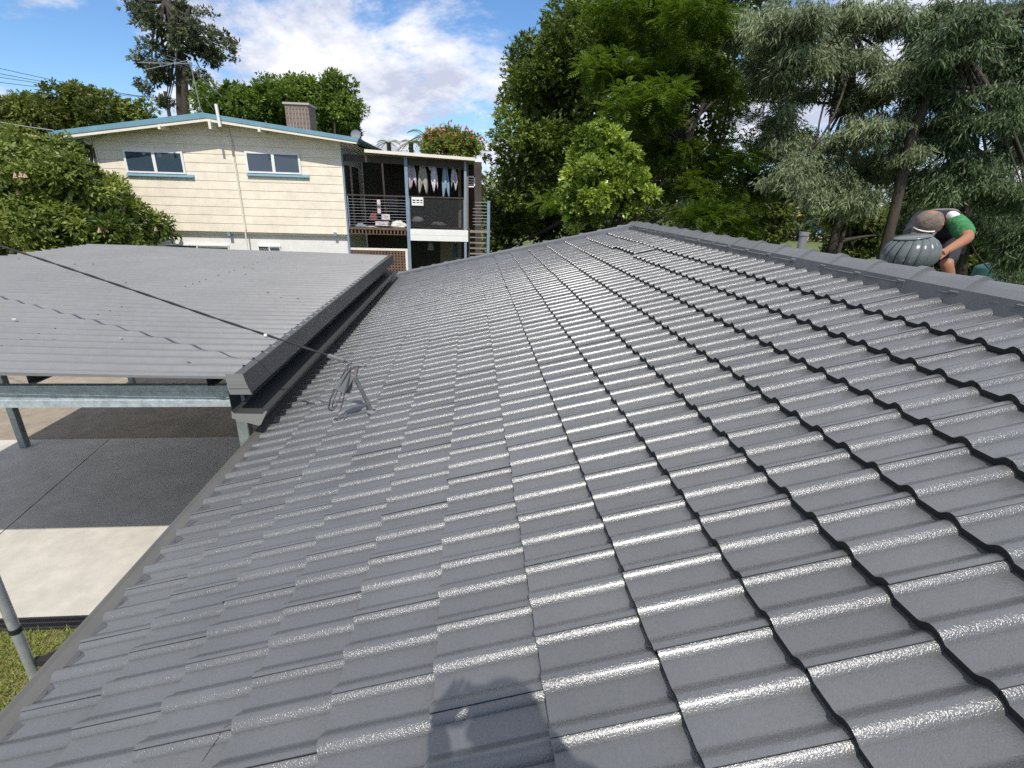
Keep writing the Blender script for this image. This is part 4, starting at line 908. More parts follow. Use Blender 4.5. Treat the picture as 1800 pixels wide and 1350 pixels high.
def scatter(clumps, n, temps, r_, style='broad', shell=0.45, tone=0.22, jit=0.14, up=0.55, size=(0.75, 1.25), bias=0.0):
    c = np.asarray(clumps); w = c[:, 3]*c[:, 4]; idx = r_.choice(len(c), n, p=w/w.sum())
    d = r_.normal(size=(n, 3)); d /= np.linalg.norm(d, axis=1)[:, None]; f = r_.uniform(shell, 1.0, n)
    O = c[idx, :3]+d*c[idx, 3:6]*f[:, None]
    if style == 'broad':
        D = d*0.9+r_.normal(size=(n, 3))*0.6; D[:, 2] -= 0.15; N_ = d*0.5+r_.normal(size=(n, 3))*0.45; N_[:, 2] += up
    elif style == 'frond':
        D = d.copy(); D[:, 2] = D[:, 2]*0.25+0.05; D += r_.normal(size=(n, 3))*0.35; N_ = r_.normal(size=(n, 3))*0.28; N_[:, 2] += 1.0
    else:
        D = r_.normal(size=(n, 3))*0.33; D[:, 2] += 1.0; D[:, :2] -= d[:, :2]*0.35; N_ = d+r_.normal(size=(n, 3))*0.6
    D /= np.linalg.norm(D, axis=1)[:, None]; S_ = np.cross(N_, D); S_ /= np.linalg.norm(S_, axis=1)[:, None]; N_ = np.cross(D, S_)
    sc = r_.uniform(*size, n); ct = r_.normal(0, tone, len(c)); out = []; rn = []
    ti = r_.integers(0, len(temps), n)
    for t, T in enumerate(temps):
        m_ = ti == t; k_ = m_.sum()
        if not k_: continue
        Tv = T.reshape(-1, 3)
        P = O[m_][:, None, :] + sc[m_][:, None, None]*(Tv[None, :, 0:1]*D[m_][:, None, :] + Tv[None, :, 1:2]*S_[m_][:, None, :] + Tv[None, :, 2:3]*N_[m_][:, None, :])
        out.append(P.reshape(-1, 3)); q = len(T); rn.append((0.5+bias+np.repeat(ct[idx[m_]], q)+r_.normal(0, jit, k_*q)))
    return np.concatenate(out), np.concatenate(rn)
def crown_part(name, parts, M, parent):
    vs = np.concatenate([p_[0] for p_ in parts]); rn = np.concatenate([p_[1] for p_ in parts])
    me = leaf_mesh(name, vs, 4, rn); me.materials.append(M); return link(name, me, parent)
M_BARK = mat('bark_dark', (0.050, 0.040, 0.031), 0.9, vary=0.35, vscale=9, bump=0.6, bscale=25, bdist=0.02, stretch=(1, 1, 0.25))
M_BARKP = mat('bark_pale', (0.30, 0.27, 0.23), 0.85, vary=0.3, vscale=7, bump=0.4, bscale=20, bdist=0.02, stretch=(1, 1, 0.3))
def limbs(mb, a, targets, r, r_, n=None):
    for t in targets:
        a_ = np.asarray(a); t = np.asarray(t); mid = (a_+t)/2 + r_.normal(size=3)*0.12*np.linalg.norm(t-a_); mid[2] -= 0.05*np.linalg.norm(t-a_)
        pts = bezier(a_, mid, t, 8); mb.tube(pts, list(np.linspace(r, r*0.18, 8)), 6)
def tree(name, label, base, trunk_pts, tr, ells, M, seed, group=None, nsub=60, rs=(0.5, 1.0), n=8000, temps=None, style='broad', bark=None, core=0, core_size=0.3, cat='tree', sq=0.75, lo=0.62, nl=10, lr=0.12, up=0.55, extra=None, bias=0.0, shell=0.45, direct=False):
    r_ = np.random.default_rng(seed); t = thing(name, label, cat, base, group)
    cl = subclumps(ells, nsub, rs[0], rs[1], r_, lo, 1.0, sq) if not direct else np.array(ells)
    mb = MB(); tp = [np.asarray(p_, float) for p_ in trunk_pts]; mb.tube(tp, list(np.linspace(tr, tr*0.5, len(tp))), 10)
    tg = cl[r_.choice(len(cl), min(nl, len(cl)), replace=False), :3]; limbs(mb, tp[-1], tg, lr, r_)
    if len(tp) > 2: limbs(mb, tp[-2], cl[r_.choice(len(cl), min(nl//2, len(cl)), replace=False), :3], lr, r_)
    mb.build('trunk', bark or M_BARK, t)
    parts = [scatter(cl, n, temps, r_, style, up=up, bias=bias, shell=shell)]
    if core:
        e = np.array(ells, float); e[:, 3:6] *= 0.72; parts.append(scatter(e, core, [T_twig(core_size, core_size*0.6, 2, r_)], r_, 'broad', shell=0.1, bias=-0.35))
    crown_part('crown', parts, M, t)
    if extra is not None: extra(t, cl, r_)
    return t
R9 = np.random.default_rng(99)
TW = lambda L, W, k=6: [T_twig(L, W, k, R9) for _ in range(4)]
# 1 the big dense dark tree right of the verandah
LM_DARK = leafmat('leaf_dark', (0.034, 0.062, 0.008), (0.165, 0.23, 0.03), 0.45, 0.25, 0.35)
e1 = [E_(960, 150, 21, 62, 82, 2.6), E_(1012, 165, 21, 122, 142, 3.8), E_(935, 262, 20.5, 78, 112, 2.4), E_(1135, 40, 22, 150, 130, 4.2), E_(1060, 300, 23.5, 120, 130, 2.0), E_(1240, 60, 24, 160, 140, 4.5), E_(960, 390, 24, 90, 60, 1.5), E_(895, 345, 22.5, 46, 70, 1.2), E_(880, 425, 22.5, 46, 36, 1.2), E_(1190, 240, 24, 120, 120, 2.0)]
b1 = at(1030, 400, Y=22.5); 
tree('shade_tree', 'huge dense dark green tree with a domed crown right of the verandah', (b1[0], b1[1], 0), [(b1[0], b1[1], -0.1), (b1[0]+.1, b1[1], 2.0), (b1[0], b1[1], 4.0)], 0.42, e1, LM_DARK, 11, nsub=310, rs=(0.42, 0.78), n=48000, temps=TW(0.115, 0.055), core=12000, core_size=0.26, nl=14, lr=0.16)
# 2 feathery tree in flat layers in front of it
LM_FEA = leafmat('leaf_feathery', (0.038, 0.078, 0.006), (0.135, 0.205, 0.018), 0.5, 0.4, 0.3)
e2 = [(1120, 170, 90, 24), (1210, 150, 105, 26), (1290, 215, 75, 22), (1150, 222, 90, 20), (1245, 268, 105, 24), (1320, 285, 60, 20), (1190, 115, 95, 24), (1280, 165, 65, 18), (1225, 335, 85, 20), (1315, 332, 70, 24), (1265, 375, 110, 22), (1350, 305, 45, 20), (1150, 80, 110, 26), (1260, 45, 110, 30), (975, 352, 45, 15), (1305, 398, 50, 12), (1075, 130, 65, 22), (1105, 250, 55, 18), (1180, 395, 60, 14), (1120, 20, 100, 26), (1215, 20, 90, 22), (1200, 300, 90, 22), (1160, 330, 60, 18), (1340, 250, 50, 18), (1350, 180, 40, 16)]
e2 = [E_(x, y, 15.5+1.6*((i*7) % 5-2)/2, rx, rz, 1.0) for i, (x, y, rx, rz) in enumerate(e2)]
b2 = at(1196, 400, Y=17)
c2 = subclumps(e2, 170, 0.35, 0.7, np.random.default_rng(5), 0.2, 0.95, 0.42)
tree('feathery_tree', 'feathery bright green tree with flat layered fronds in front of the dark tree', (b2[0], b2[1], 0), [(b2[0], b2[1], -0.1), (b2[0]+.05, b2[1], 2.4), (b2[0]+.45, b2[1]+.3, 4.2), (b2[0]+.2, b2[1]+.8, 6.0)], 0.14, c2, LM_FEA, 12, n=15000, temps=[T_frond(6, 0.30, 0.12, 0.036), T_frond(5, 0.24, 0.11, 0.036)], style='frond', nl=14, lr=0.045, direct=True, shell=0.2)
# pale trunk standing in the gap
pt = thing('pale_tree_trunk', 'pale grey bare trunk standing in the gap below the feathery tree', 'tree trunk', (*at(1203, 395, Y=20)[:2], 0)); q = at(1203, 395, Y=20)
mb = MB(); mb.tube([(q[0], q[1], -0.1), (q[0]+.02, q[1], 3.2), tuple(at(1200, 330, Y=20)), tuple(at(1222, 270, Y=20.3))], [0.24, 0.22, 0.19, 0.12], 10); limbs(mb, at(1200, 330, Y=20), [at(1160, 270, Y=20), at(1250, 250, Y=20.5)], 0.09, R9); pt_o = mb.build('trunk', M_BARKP, pt)
# 3 round bright citrus bush
LM_CIT = leafmat('leaf_citrus', (0.06, 0.12, 0.010), (0.40, 0.50, 0.075), 0.33, 0.28, 0.5)
e3 = [E_(1068, 268, 12.6, 62, 40, .8), E_(1040, 335, 12.4, 56, 52, .8), E_(1098, 320, 12.5, 48, 55, .8), E_(1012, 372, 12.5, 26, 24, .4), E_(1060, 310, 12.7, 60, 60, .8)]
b3 = at(1065, 400, Y=12.9)
tree('citrus_bush', 'rounded bright yellow green citrus bush behind the roof hip', (b3[0], b3[1], 0), [(b3[0], b3[1], -0.1), (b3[0], b3[1], 2.4), (b3[0]+.1, b3[1], 3.4)], 0.09, e3, LM_CIT, 13, nsub=85, rs=(0.12, 0.25), n=6200, temps=TW(0.085, 0.045), core=900, core_size=0.2, cat='bush', lr=0.04, lo=0.7)
# 4 grey green drooping trees at right
LM_GUM = leafmat('leaf_greygreen', (0.075, 0.102, 0.046), (0.27, 0.32, 0.17), 0.5, 0.2, 0.4)
LM_GUM2 = leafmat('leaf_bluegreen', (0.034, 0.060, 0.022), (0.155, 0.215, 0.098), 0.5, 0.2, 0.35)
def drp(lst, Y, dz=0.8): return [E_(x, y, Y+dz*(((i*5) % 7)/3-1), rx, rz, 0.8) for i, (x, y, rx, rz) in enumerate(lst)]
e4 = drp([(1425, 45, 95, 40), (1330, 70, 40, 40), (1500, 95, 80, 35), (1400, 110, 70, 30), (1470, 160, 80, 34), (1380, 200, 40, 24), (1560, 130, 60, 34), (1540, 215, 60, 28), (1420, 250, 50, 28), (1450, 300, 70, 30), (1385, 300, 35, 28), (1540, 290, 55, 30), (1580, 35, 60, 30), (1600, 190, 40, 26), (1480, 345, 60, 22), (1340, 30, 50, 26), (1500, 20, 70, 22), (1370, 60, 60, 34), (1350, 130, 40, 26), (1360, 250, 34, 24), (1480, 250, 50, 24), (1600, 270, 40, 26), (1620, 90, 50, 30)], 13.5)
b4 = at(1462, 455, Y=14)
t4 = [at(1462, 455, Y=14)*V(1, 1, 0), at(1462, 440, Y=14), at(1483, 350, Y=14), at(1505, 270, Y=14), at(1490, 180, Y=14), at(1500, 60, Y=14)]
c4 = subclumps(e4, 260, 0.22, 0.48, np.random.default_rng(6), 0.1, 0.95, 0.6)
HG = [T_hang(0.135, 0.024, 6, R9) for _ in range(4)]
tree('wattle_tree', 'grey green drooping tree with a leaning dark trunk right of the feathery tree', (t4[0][0], t4[0][1], 0), t4, 0.13, c4, LM_GUM, 14, n=21000, temps=HG, style='hang', nl=26, lr=0.045, direct=True, shell=0.1)
e5 = drp([(1700, 60, 85, 45), (1770, 120, 60, 55), (1660, 140, 60, 40), (1720, 200, 70, 45), (1790, 240, 50, 60), (1640, 250, 50, 40), (1700, 290, 60, 36), (1770, 330, 60, 40), (1740, 400, 50, 36), (1640, 320, 50, 30), (1800, 420, 50, 50), (1640, 40, 50, 40), (1790, 30, 60, 40), (1850, 150, 60, 150)], 12.5)
c5 = subclumps(e5, 240, 0.25, 0.5, np.random.default_rng(8), 0.1, 0.95, 0.6)
t5 = [at(1545, 480, Y=12.5)*V(1, 1, 0), at(1550, 460, Y=12.5), at(1575, 360, Y=12.5), at(1600, 250, Y=12.5), at(1640, 150, Y=12.5), at(1660, 60, Y=12.5)]
tree('sheoak_tree', 'dark blue green drooping tree with a thick trunk at the right edge', (t5[0][0], t5[0][1], 0), t5, 0.15, c5, LM_GUM2, 15, n=23000, temps=HG, style='hang', nl=26, lr=0.06, direct=True, shell=0.1)
t5b = [at(1690, 500, Y=13.5)*V(1, 1, 0), at(1690, 480, Y=13.5), at(1700, 380, Y=13.5), at(1690, 250, Y=13.5)]
e5b = drp([(1680, 380, 60, 40), (1610, 390, 40, 30), (1790, 480, 50, 40), (1730, 330, 70, 40), (1600, 330, 50, 36)], 15.5)
c5b = subclumps(e5b, 70, 0.25, 0.5, np.random.default_rng(18), 0.1, 0.95, 0.6)
tree('slender_sheoak', 'thin dark trunked tree close behind the crouching worker', (t5b[0][0], t5b[0][1], 0), t5b, 0.16, c5b, LM_GUM2, 16, n=9000, temps=HG, style='hang', nl=12, lr=0.05, direct=True, shell=0.1)
# 5 park shrubs and trees behind
LM_OLV = leafmat('leaf_olive', (0.05, 0.075, 0.012), (0.20, 0.24, 0.055), 0.55, 0.3, 0.3)
for i, (lst, Y, lab) in enumerate((
        ([(1362, 345, 40, 34), (1335, 400, 44, 36)], 27, 'olive park tree left of the playground gap'),
        ([(1495, 360, 36, 40), (1520, 410, 44, 44), (1495, 440, 34, 20)], 25, 'olive park shrub between the two leaning trunks'),
        ([(1600, 400, 70, 50), (1640, 450, 60, 30)], 30, 'olive park tree behind the worker and ventilator'),
        ([(1720, 440, 70, 50), (1790, 400, 60, 70)], 28, 'olive park tree at the right edge behind the drooping trees'))):
    e = [E_(x, y, Y+j*0.8, rx, rz) for j, (x, y, rx, rz) in enumerate(lst)]; b = e[0]
    tree('park_tree', lab, (b[0], b[1], 0), [(b[0], b[1], -0.1), (b[0], b[1], max(0.6, b[2]*0.6)), (b[0]+.1, b[1], b[2])], 0.13, e, LM_OLV, 30+i, 'trees in the park beyond the ridge', nsub=45, rs=(0.35, 0.7), n=4500, temps=TW(0.17, 0.075, 5), core=900, core_size=0.4)
# 6 left side: tall gum behind the gable, round trees, flowering shrub
LM_TALL = leafmat('leaf_tall', (0.035, 0.048, 0.022), (0.15, 0.175, 0.085), 0.5, 0.2, 0.3)
e7 = [(255, 35, 34, 34), (330, 15, 55, 25), (300, 85, 50, 26), (250, 95, 24, 20), (372, 92, 42, 22), (405, 92, 18, 22), (275, 128, 22, 22), (345, 135, 36, 16), (268, 152, 16, 12), (240, 5, 24, 24), (350, 55, 45, 22), (350, 172, 18, 16), (290, 40, 40, 30), (395, 62, 22, 8), (285, 178, 16, 8), (310, 50, 34, 34)]
e7 = [E_(x, y, 33+((i*3) % 5-2)*0.5, rx, rz, 1.1) for i, (x, y, rx, rz) in enumerate(e7)]
c7 = subclumps(e7, 130, 0.22, 0.48, np.random.default_rng(4), 0.1, 0.9, 0.6)
t7 = [at(327, 200, Y=33)*V(1, 1, 0), at(327, 195, Y=33), at(322, 120, Y=33), at(305, 60, Y=33), at(290, 0, Y=33)]
def stem2(t, cl, r_):
    mb = MB(); mb.tube([at(318, 200, Y=33.2)*V(1, 1, 0), at(318, 195, Y=33.2), at(316, 130, Y=33.2), at(318, 70, Y=33.2), at(335, 10, Y=33.2)], [0.26, 0.24, 0.2, 0.15, 0.08], 8); mb.build('second_stem', M_BARK, t)
tree('tall_gum', 'tall sparse dark tree with twin trunks rising behind the gable', (t7[0][0], t7[0][1], 0), t7, 0.22, c7, LM_TALL, 17, n=3700, temps=[T_twig(0.18, 0.065, 5, R9) for _ in range(4)], nl=26, lr=0.09, direct=True, extra=stem2, shell=0.1)
LM_MID = leafmat('leaf_mid', (0.05, 0.095, 0.010), (0.20, 0.285, 0.04), 0.5, 0.3, 0.35)
LM_OL2 = leafmat('leaf_olive2', (0.06, 0.085, 0.014), (0.225, 0.265, 0.055), 0.5, 0.3, 0.3)
for i, (lst, Y, lab, lm_) in enumerate((
        ([(150, 200, 62, 34), (60, 222, 70, 38), (225, 203, 30, 22), (20, 250, 50, 36), (110, 235, 80, 36)], 27, 'rounded olive green tree left of the gable roof', LM_OL2),
        ([(415, 185, 48, 44), (480, 180, 50, 40), (385, 205, 30, 34), (450, 215, 70, 34)], 30, 'mid green leafy tree behind the ridge left of the chimney', LM_MID),
        ([(590, 185, 36, 40), (545, 178, 44, 36), (570, 220, 55, 34), (510, 215, 40, 30)], 31, 'mid green leafy tree behind the chimney', LM_MID))):
    e = [E_(x, y, Y+j*0.5, rx, rz) for j, (x, y, rx, rz) in enumerate(lst)]; b = e[0]
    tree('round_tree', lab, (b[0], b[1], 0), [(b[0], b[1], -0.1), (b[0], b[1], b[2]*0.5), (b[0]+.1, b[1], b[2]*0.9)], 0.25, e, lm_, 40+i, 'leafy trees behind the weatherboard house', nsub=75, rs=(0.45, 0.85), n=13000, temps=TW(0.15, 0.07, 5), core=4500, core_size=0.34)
LM_SHR = leafmat('leaf_shrub', (0.055, 0.095, 0.012), (0.31, 0.37, 0.075), 0.45, 0.3, 0.4)
M_PINK = leafmat('petal_pink', (0.62, 0.32, 0.25), (0.85, 0.66, 0.56), 0.6, 0.35)
def trumpets(t, cl, r_):
    vs = []; rn = []
    for i in range(95):
        c = cl[r_.integers(len(cl))]; d = r_.normal(size=3); d[1] = -abs(d[1])-0.6; d[2] = d[2]*0.5+0.2; d /= np.linalg.norm(d); o = c[:3]+d*c[3:6]*1.05
        for k_ in range(5):
            a = 2*math.pi*k_/5; a2 = a+1.0; L = 0.13; w = 0.05
            vs += [o, o+V(math.cos(a)*w, math.sin(a)*w, -L), o+V(math.cos(a2)*w*0.9, math.sin(a2)*w*0.9, -L*1.05), o+V(math.cos(a2)*.01, math.sin(a2)*.01, -0.02)]; rn.append(r_.random())
    me = leaf_mesh('blossoms', np.array(vs), 4, np.array(rn)); me.materials.append(M_PINK); tag(link('blossoms', me, t), kind='stuff')
e8 = [E_(40, 330, 14.8, 80, 80), E_(125, 322, 14.6, 66, 60), E_(55, 405, 14.0, 100, 55), E_(185, 372, 15.9, 46, 44, .7), E_(225, 398, 16.2, 42, 32, .6), E_(150, 415, 14.2, 80, 36), E_(18, 272, 15.2, 50, 40), E_(90, 285, 15.2, 46, 34), E_(262, 398, 16.6, 26, 16, .4), E_(170, 330, 16.3, 36, 30, .5)]
b8 = at(100, 430, Y=14.8)
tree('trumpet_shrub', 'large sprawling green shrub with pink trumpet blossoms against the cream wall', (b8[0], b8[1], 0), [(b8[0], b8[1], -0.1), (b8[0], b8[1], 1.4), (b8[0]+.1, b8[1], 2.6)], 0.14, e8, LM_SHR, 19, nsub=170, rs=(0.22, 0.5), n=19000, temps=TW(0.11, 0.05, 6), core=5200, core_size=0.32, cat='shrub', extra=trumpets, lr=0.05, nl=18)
# 7 beyond the verandah roof: palms and a flame tree
def palm(label, px_, py_, Y, r, seed, ht=0):
    q = at(px_, py_, Y=Y); t = thing('palm_tree', label, 'palm', (q[0], q[1], 0), 'palms beyond the verandah roof'); r_ = np.random.default_rng(seed)
    mb = MB(); mb.tube([(q[0], q[1], -0.1), (q[0]+0.1, q[1], q[2]*0.5), q], [0.16, 0.13, 0.11], 8); mb.build('trunk', M_BARK, t)
    for i in range(13):
        a = 2*math.pi*i/13+r_.uniform(-.2, .2); el = r_.uniform(-0.2, 0.9); d = np.array([math.cos(a), math.sin(a), 0]); vs = []; n_ = 14
        pts = [q+d*r*(s*math.cos(el*0.8))+V(0, 0, r*(s*math.sin(el)-0.75*s*s)) for s in np.linspace(0, 1, n_)]
        s_ = np.cross(d, (0, 0, 1))
        for j in range(n_-1):
            for sg in (-1, 1):
                L = 0.34*r*math.sin(math.pi*(0.12+0.8*j/n_)); o = pts[j]; dd = d*0.5+s_*sg*0.8+V(0, 0, -0.35); dd /= np.linalg.norm(dd); vs += kite(o, dd, d*0.9, L, 0.06*r)
        me = leaf_mesh('frond', np.array(vs), 4, r_.uniform(0.2, 0.8, len(vs)//4)); me.materials.append(LM_OLV); link('frond', me, t)
palm('palm with spreading fronds just left of the orange flowered tree', 748, 238, 26, 1.15, 61)
palm('small palm rising behind the middle of the verandah roof', 722, 250, 27, 0.8, 62)
palm('lowest small palm nearest the satellite dish', 683, 250, 28, 0.7, 63)
M_FLAME = leafmat('petal_flame', (0.60, 0.17, 0.10), (0.82, 0.42, 0.28), 0.6, 0.3)
def flames(t, cl, r_):
    top = cl.copy(); top[:, 2] += 0.22; v, r = scatter(top, 330, TW(0.10, 0.06, 5), r_, 'broad', shell=0.6, up=0.8); me = leaf_mesh('blossoms', v, 4, r); me.materials.append(M_FLAME); tag(link('blossoms', me, t), kind='stuff')
e10 = [E_(785, 246, 24, 28, 12, 1), E_(805, 252, 24, 26, 12, 1), E_(768, 252, 24, 20, 10, 1), E_(825, 258, 24.5, 22, 14, 1), E_(795, 265, 24, 50, 14, 1)]; b = e10[0]
tree('flame_tree', 'spreading tree with orange red blossom above the verandah roof', (b[0], b[1], 0), [(b[0], b[1], -0.1), (b[0], b[1], b[2]*0.8)], 0.15, e10, LM_SHR, 64, nsub=40, rs=(0.25, 0.45), n=2600, temps=TW(0.13, 0.055, 5), extra=flames, lr=0.06)
# 8 far woods closing the horizon
vs = []; rn = []
cl = []
for i in range(420):
    a = math.radians(-62+124*i/420+random.uniform(-.2, .2)); d = random.uniform(70, 105); h = random.uniform(3.0, 8.5)
    cl.append((d*math.sin(a), d*math.cos(a), h*0.5, random.uniform(1.5, 3.0), 1.5, h*0.55))
v, r = scatter(np.array(cl), 26000, TW(0.6, 0.3, 4), R9, 'broad', shell=0.6, tone=0.25)
me = leaf_mesh('far_woods', v, 4, r); me.materials.append(leafmat('leaf_far', (0.03, 0.05, 0.012), (0.11, 0.14, 0.04), 0.6, 0.2)); tag(link('far_woods', me), 'distant belt of trees closing the horizon', 'woods', kind='stuff')
# ================================================================== people
def skin_mesh(name, pts, edges, rad, root=0, sub=2):
    me = bpy.data.meshes.new(name+'_tmp'); keys = list(pts); ix = {k_: i for i, k_ in enumerate(keys)}
    me.from_pydata([tuple(map(float, pts[k_])) for k_ in keys], [(ix[a], ix[b_]) for a, b_ in edges], []); me.update()
    o = bpy.data.objects.new(name+'_tmp', me); COL.objects.link(o)
    md = o.modifiers.new('skin', 'SKIN'); md.use_smooth_shade = True
    sv = me.skin_vertices[0].data
    for k_ in keys:
        r = rad[k_]; sv[ix[k_]].radius = (r, r) if np.isscalar(r) else r
        sv[ix[k_]].use_root = (ix[k_] == root)
    ss = o.modifiers.new('sub', 'SUBSURF'); ss.levels = sub; ss.render_levels = sub
    dg_ = bpy.context.evaluated_depsgraph_get(); ev = o.evaluated_get(dg_); out = bpy.data.meshes.new_from_object(ev)
    bpy.data.objects.remove(o); bpy.data.meshes.remove(me)
    for p_ in out.polygons: p_.use_smooth = True
    out.name = name; return out
def join_mb(me, mb):
    bm = bmesh.new(); bm.from_mesh(me); t = mb.mesh('x'); bm.from_mesh(t); bm.to_mesh(me); bm.free(); bpy.data.meshes.remove(t); return me
def fingers(mb, wrist, tip_dir, palm_n, s=1.0, curl=0.6, side=1):
    d = np.asarray(tip_dir, float); d /= np.linalg.norm(d); n_ = np.asarray(palm_n, float); n_ -= d*(n_@d); n_ /= np.linalg.norm(n_); w = np.cross(d, n_)*side
    mb.tube([wrist, wrist+d*0.04*s, wrist+d*0.085*s], [0.026*s, 0.036*s, 0.034*s], 8)
    for i, (off, L) in enumerate(((-0.028, 0.068), (-0.010, 0.08), (0.010, 0.075), (0.027, 0.058))):
        p0 = wrist+d*0.075*s+w*off*s; a = d; p1 = p0+a*L*0.45*s; a2 = d*math.cos(curl)+n_*math.sin(curl); p2 = p1+a2*L*0.32*s; a3 = d*math.cos(2*curl)+n_*math.sin(2*curl); p3 = p2+a3*L*0.25*s
        mb.tube([p0, p1, p2, p3], [0.0095*s, 0.009*s, 0.008*s, 0.006*s], 6)
    p0 = wrist+d*0.025*s-w*0.03*s; mb.tube([p0, p0+(d*0.6-w*0.7)*0.035*s, p0+(d*1.0-w*0.6+n_*0.4)*0.06*s], [0.012*s, 0.0105*s, 0.007*s], 6)
M_SKIN = mat('skin', (0.33, 0.145, 0.075), 0.55, vary=0.06, vscale=20)
M_NAVY = mat('navy_cloth', (0.020, 0.022, 0.032), 0.85, vary=0.25, vscale=18, bump=0.8, bscale=16, bdist=0.03)
M_GREYCL = mat('faded_cloth', (0.17, 0.145, 0.125), 0.9, vary=0.3, vscale=14, bump=0.8, bscale=16, bdist=0.03)
M_GREEN = mat('green_cloth', (0.035, 0.19, 0.06), 0.8, vary=0.3, vscale=16, bump=0.8, bscale=18, bdist=0.03)

# worker bending over the ventilator on the far slope
W = {}
W['pelvis'] = at(1668, 412, X=4.72); W['chest'] = at(1652, 390, X=4.36); W['neck'] = at(1641, 384, X=4.14)
W['shl'] = at(1616, 388, X=4.20); W['ell'] = at(1600, 413, X=4.02); W['hal'] = at(1592, 434, X=3.74)
W['shr'] = at(1680, 389, X=4.22); W['elr'] = at(1703, 418, X=4.08); W['har'] = at(1662, 442, X=3.74)
W['head'] = at(1632, 393, X=3.98)
W['hpl'] = W['pelvis']+V(-0.06, 0.10, -0.03); W['hpr'] = W['pelvis']+V(-0.06, -0.10, -0.03)
W['knr'] = at(1664, 462, X=4.18); W['knl'] = at(1628, 466, X=4.25)
def onback(p_, dx): x = p_[0]+dx; return V(x, p_[1]+0.03, back_z(x)+0.07)
W['anr'] = onback(W['knr'], 0.28); W['anl'] = onback(W['knl'], 0.30)
W['tor'] = W['anr']+V(-0.16, -0.02, 0.03); W['tol'] = W['anl']+V(-0.16, -0.02, 0.03)
wk = thing('person', 'worker in cap and green sleeved shirt bending over the roof ventilator', 'person', (W['pelvis'][0], W['pelvis'][1], back_z(W['pelvis'][0])))
ed = [('pelvis', 'chest'), ('chest', 'neck'), ('neck', 'head'), ('chest', 'shl'), ('shl', 'ell'), ('ell', 'hal'), ('chest', 'shr'), ('shr', 'elr'), ('elr', 'har'), ('pelvis', 'hpl'), ('pelvis', 'hpr'), ('hpl', 'knl'), ('hpr', 'knr'), ('knl', 'anl'), ('knr', 'anr'), ('anl', 'tol'), ('anr', 'tor')]
rd = dict(pelvis=0.125, chest=0.125, neck=0.06, head=0.085, shl=0.07, shr=0.07, ell=0.045, elr=0.045, hal=0.03, har=0.03, hpl=0.095, hpr=0.095, knl=0.05, knr=0.05, anl=0.04, anr=0.04, tol=0.04, tor=0.04)
me = skin_mesh('body', W, ed, rd)
fb_ = MB(); fingers(fb_, W['har'], W['har']-W['elr'], (-0.3, 0.3, -1), 0.95, 0.5); fingers(fb_, W['hal'], W['hal']-W['ell'], (-0.3, 0, -1), 0.95, 0.5, -1)
hd = W['head']; fwd = V(-0.45, -0.25, -0.86); fwd /= np.linalg.norm(fwd)          # face turned down to the work
fb_.lathe([(0.001, -0.125), (0.05, -0.115), (0.078, -0.06), (0.088, 0.0), (0.085, 0.05), (0.06, 0.095), (0.001, 0.112)], hd, 16)
fb_.tube([hd+fwd*0.08, hd+fwd*0.108+V(0, 0, -0.012)], [0.018, 0.010], 6)
for sg in (-1, 1): fb_.tube([hd+V(0.03*sg, -0.085*sg, 0), hd+V(0.035*sg, -0.10*sg, 0.01)], [0.028, 0.018], 8)
join_mb(me, fb_); me.materials.append(M_SKIN); link('body', me, wk)
S = {k_: W[k_] for k_ in ('pelvis', 'chest', 'shl', 'shr')}; S['up'] = W['neck']*0.6+W['chest']*0.4; S['sl2'] = W['ell']; S['sl3'] = W['ell']*0.3+W['hal']*0.7
me = skin_mesh('shirt', S, [('pelvis', 'chest'), ('chest', 'up'), ('chest', 'shl'), ('shl', 'sl2'), ('sl2', 'sl3'), ('chest', 'shr')], dict(pelvis=0.15, chest=0.152, up=0.085, shl=0.09, sl2=0.07, sl3=0.055, shr=0.085)); me.materials.append(M_NAVY); link('shirt', me, wk)
S = dict(a=at(1626, 382, X=4.36), b=at(1650, 377, X=4.42), c=at(1681, 385, X=4.42), d=at(1668, 398, X=4.72))
me = skin_mesh('shirt_back', S, [('b', 'a'), ('b', 'c'), ('b', 'd')], dict(a=0.085, b=0.105, c=0.08, d=0.11)); me.materials.append(M_GREYCL); link('shirt_back', me, wk)
a, b_ = W['shr'], W['elr']; S = dict(a=a+V(-0.01, 0.02, 0.02), b=a*0.55+b_*0.45, c=a*0.12+b_*0.88)
me = skin_mesh('sleeve', S, [('a', 'b'), ('b', 'c')], dict(a=0.072, b=0.082, c=0.068)); me.materials.append(M_GREEN); link('sleeve', me, wk)
S = dict(a=a+V(-0.03, 0.05, 0.055), b=a*0.78+b_*0.22+V(-0.035, 0.0, 0.05)); me = skin_mesh('sleeve_stripe', S, [('a', 'b')], dict(a=0.042, b=0.046)); me.materials.append(mat('white_cloth', (0.72, 0.74, 0.70), 0.85)); link('sleeve_stripe', me, wk)
S = {k_: W[k_] for k_ in ('pelvis', 'hpl', 'hpr')}; S['kl'] = W['hpl']*0.12+W['knl']*0.88; S['kr'] = W['knr']*1.0
me = skin_mesh('shorts', S, [('pelvis', 'hpl'), ('pelvis', 'hpr'), ('hpl', 'kl'), ('hpr', 'kr')], dict(pelvis=0.14, hpl=0.115, hpr=0.115, kl=0.075, kr=0.075)); me.materials.append(M_NAVY); link('shorts', me, wk)
for k_ in ('l', 'r'):
    me = skin_mesh('boot', dict(a=W['an'+k_]+V(0, 0, 0.05), b=W['an'+k_]+V(0, 0, -0.02), c=W['to'+k_]+V(0, 0, -0.02)), [('a', 'b'), ('b', 'c')], dict(a=0.055, b=0.055, c=0.045)); me.materials.append(mat('boot_leather', (0.09, 0.06, 0.035), 0.7)); link('boot', me, wk)
